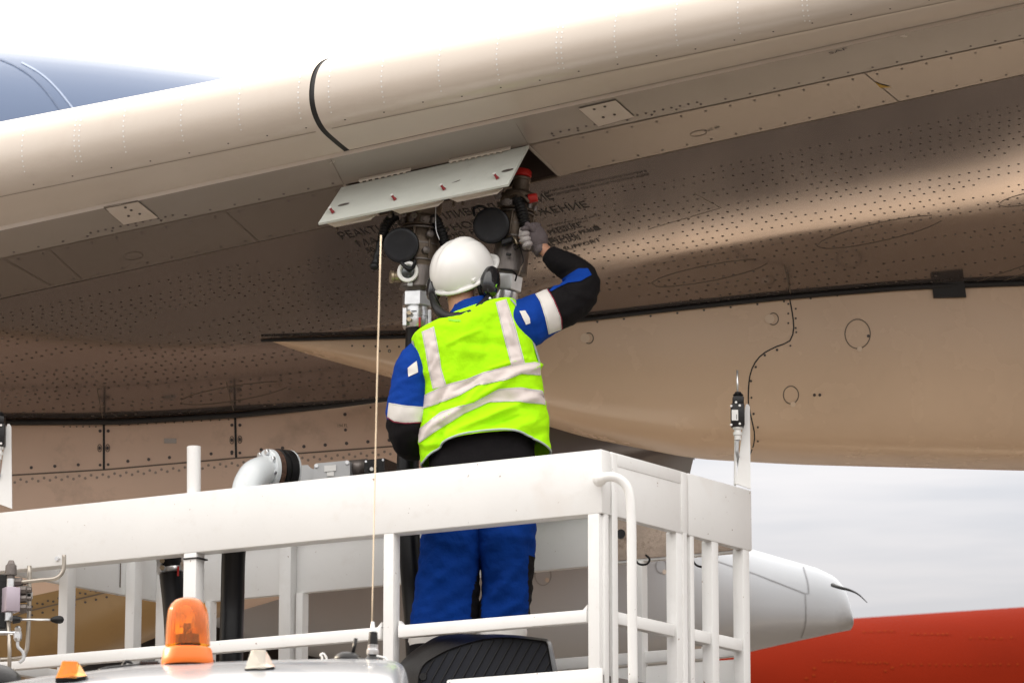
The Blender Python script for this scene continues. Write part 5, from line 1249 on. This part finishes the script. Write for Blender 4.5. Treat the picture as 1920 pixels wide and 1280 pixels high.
# hard hat
hc = q(861, 494, 0)
hu = V((-.30, -.60, .745)).normalized(); hf = V((.62, .55, .56)); hf = (hf - hu * hf.dot(hu)).normalized(); hl = hf.cross(hu)
base = hc - hu * .048
def hp3(f, l, u): return base + hf * f + hl * l + hu * u
rows = []
SF, SLt, SH_ = .141, .125, .139
for i in range(30):
    t = i / 29 * math.pi / 2
    r = []
    for k in range(96):
        a = 6.283185 * k / 96; ca, sa = math.cos(a), math.sin(a); cr_ = math.cos(t) ** .82
        u = SH_ * math.sin(t) ** .95; lat = SLt * sa * cr_
        rid = .0065 * math.exp(-((abs(lat) - .0) / .017) ** 6) * (math.sin(t) ** .5) + .0015 * math.exp(-((abs(lat) - .05) / .006) ** 2)
        r.append(hp3(SF * ca * cr_, lat, u + rid))
    rows.append(r)
brim = []
for (gr, du_) in ((1.0, 0), (1.035, -.003), (1.06, -.010), (1.055, -.014), (.97, -.010), (.95, .0)):
    r = []
    for k in range(96):
        a = 6.283185 * k / 96; ca, sa = math.cos(a), math.sin(a); pk = max(0, ca) ** 2.2 * .042 * min(1, max(0, (gr - .99) * 18)) if gr > 1 else 0
        r.append(hp3((SF * gr + pk) * ca, (SLt * gr) * sa, du_ - .010 * max(0, ca) ** 2 * (gr > 1)))
    brim.append(r)
hel = mk('hard_hat', *grid(brim[::-1] + rows, True, False), HELM, man, True)
for sgn in (-1, 1):
    mk('helmet_slot', *boxv(hp3(-.055, sgn * -.112, .012), .028, .012, .018, (hf, hl, hu), .003), HELM, hel, True)
band = [hp3(SF * .93 * math.cos(6.283185 * k / 40), SLt * .93 * math.sin(6.283185 * k / 40), 0) for k in range(40)]
bl = [hp3(SF * .90 * math.cos(6.283185 * k / 40), SLt * .90 * math.sin(6.283185 * k / 40), -.028) for k in range(40)]
mk('sweatband', *grid([band, bl], True), GREEN, hel, True)
hr = [[hp3(-.01 + .098 * math.cos(a) * (1 - .18 * v), .086 * math.sin(a) * (1 - .15 * v), .02 - .075 * v) for a in [6.283185 * k / 36 for k in range(36)]] for v in (0, .25, .5, .75, 1)]
mk('hair', *grid(hr[:4], True), HAIR, man, True)
nk = tubev([q(862, 530), q(868, 560, -.005), q(873, 590, -.01), q(876, 610)], lambda t: .066 - .006 * math.sin(t * 3), 24, 4)
# ear defenders
def cup(cx, cy_, dY, rx, ry, axis, upv):
    c_ = q(cx, cy_, dY); a = V(axis).normalized(); u = V(upv); u = (u - a * u.dot(a)).normalized(); s_ = a.cross(u)
    rw = []
    for t, r_ in ((-.03, .75), (-.022, .95), (-.008, 1.0), (.006, .98), (.018, .86), (.024, .6), (.027, .3), (.027, .01)):
        rw.append([c_ + a * t + u * (ry * r_ * math.cos(6.283185 * k / 32)) + s_ * (rx * r_ * math.sin(6.283185 * k / 32)) for k in range(32)])
    return mk('ear_defender_cup', *grid(rw, True, True), MUFF, man, True, ang=60), c_, a, u, s_
cu1, c_, a, u, s_ = cup(921, 528, -.045, .046, .068, (.80, -.58, .05), (.28, .1, 1))
mk('cup_logo', [c_ + a * .0285 + u * x + s_ * y for x, y in ((-.036, -.008), (-.026, 0), (-.036, .008), (-.018, .002), (-.014, -.006), (-.022, -.002))], [(0, 1, 5), (1, 2, 3), (1, 3, 4, 5)], LIME, cu1)
mk('cup_arm', *tubev([hp3(0, -.118, -.0), q(905, 510, -.03), q(912, 518, -.05)], .007, 10, 4), BLKP, cu1, True)
mk('cup_cushion', *tubev([c_ - a * .034 + u * .055 * math.cos(t) + s_ * .034 * math.sin(t) for t in [6.2832 * k / 20 for k in range(21)]], .010, 8), RUBBER, cu1, True)
cup(812, 541, .02, .034, .055, (-.9, -.35, .1), (-.15, .1, 1))
mk('chin_strap', *tubev([q(809, 528, -.05), q(816, 552, -.07), q(822, 566, -.06), q(826, 575, -.04)], .003, 6, 5), BLKP, man, True)
mk('cup_pin', *lathev([(0, .007), (.008, .006)], q(919, 560, -.09), V((0, -1, 0)), 10), STEEL, man, True)
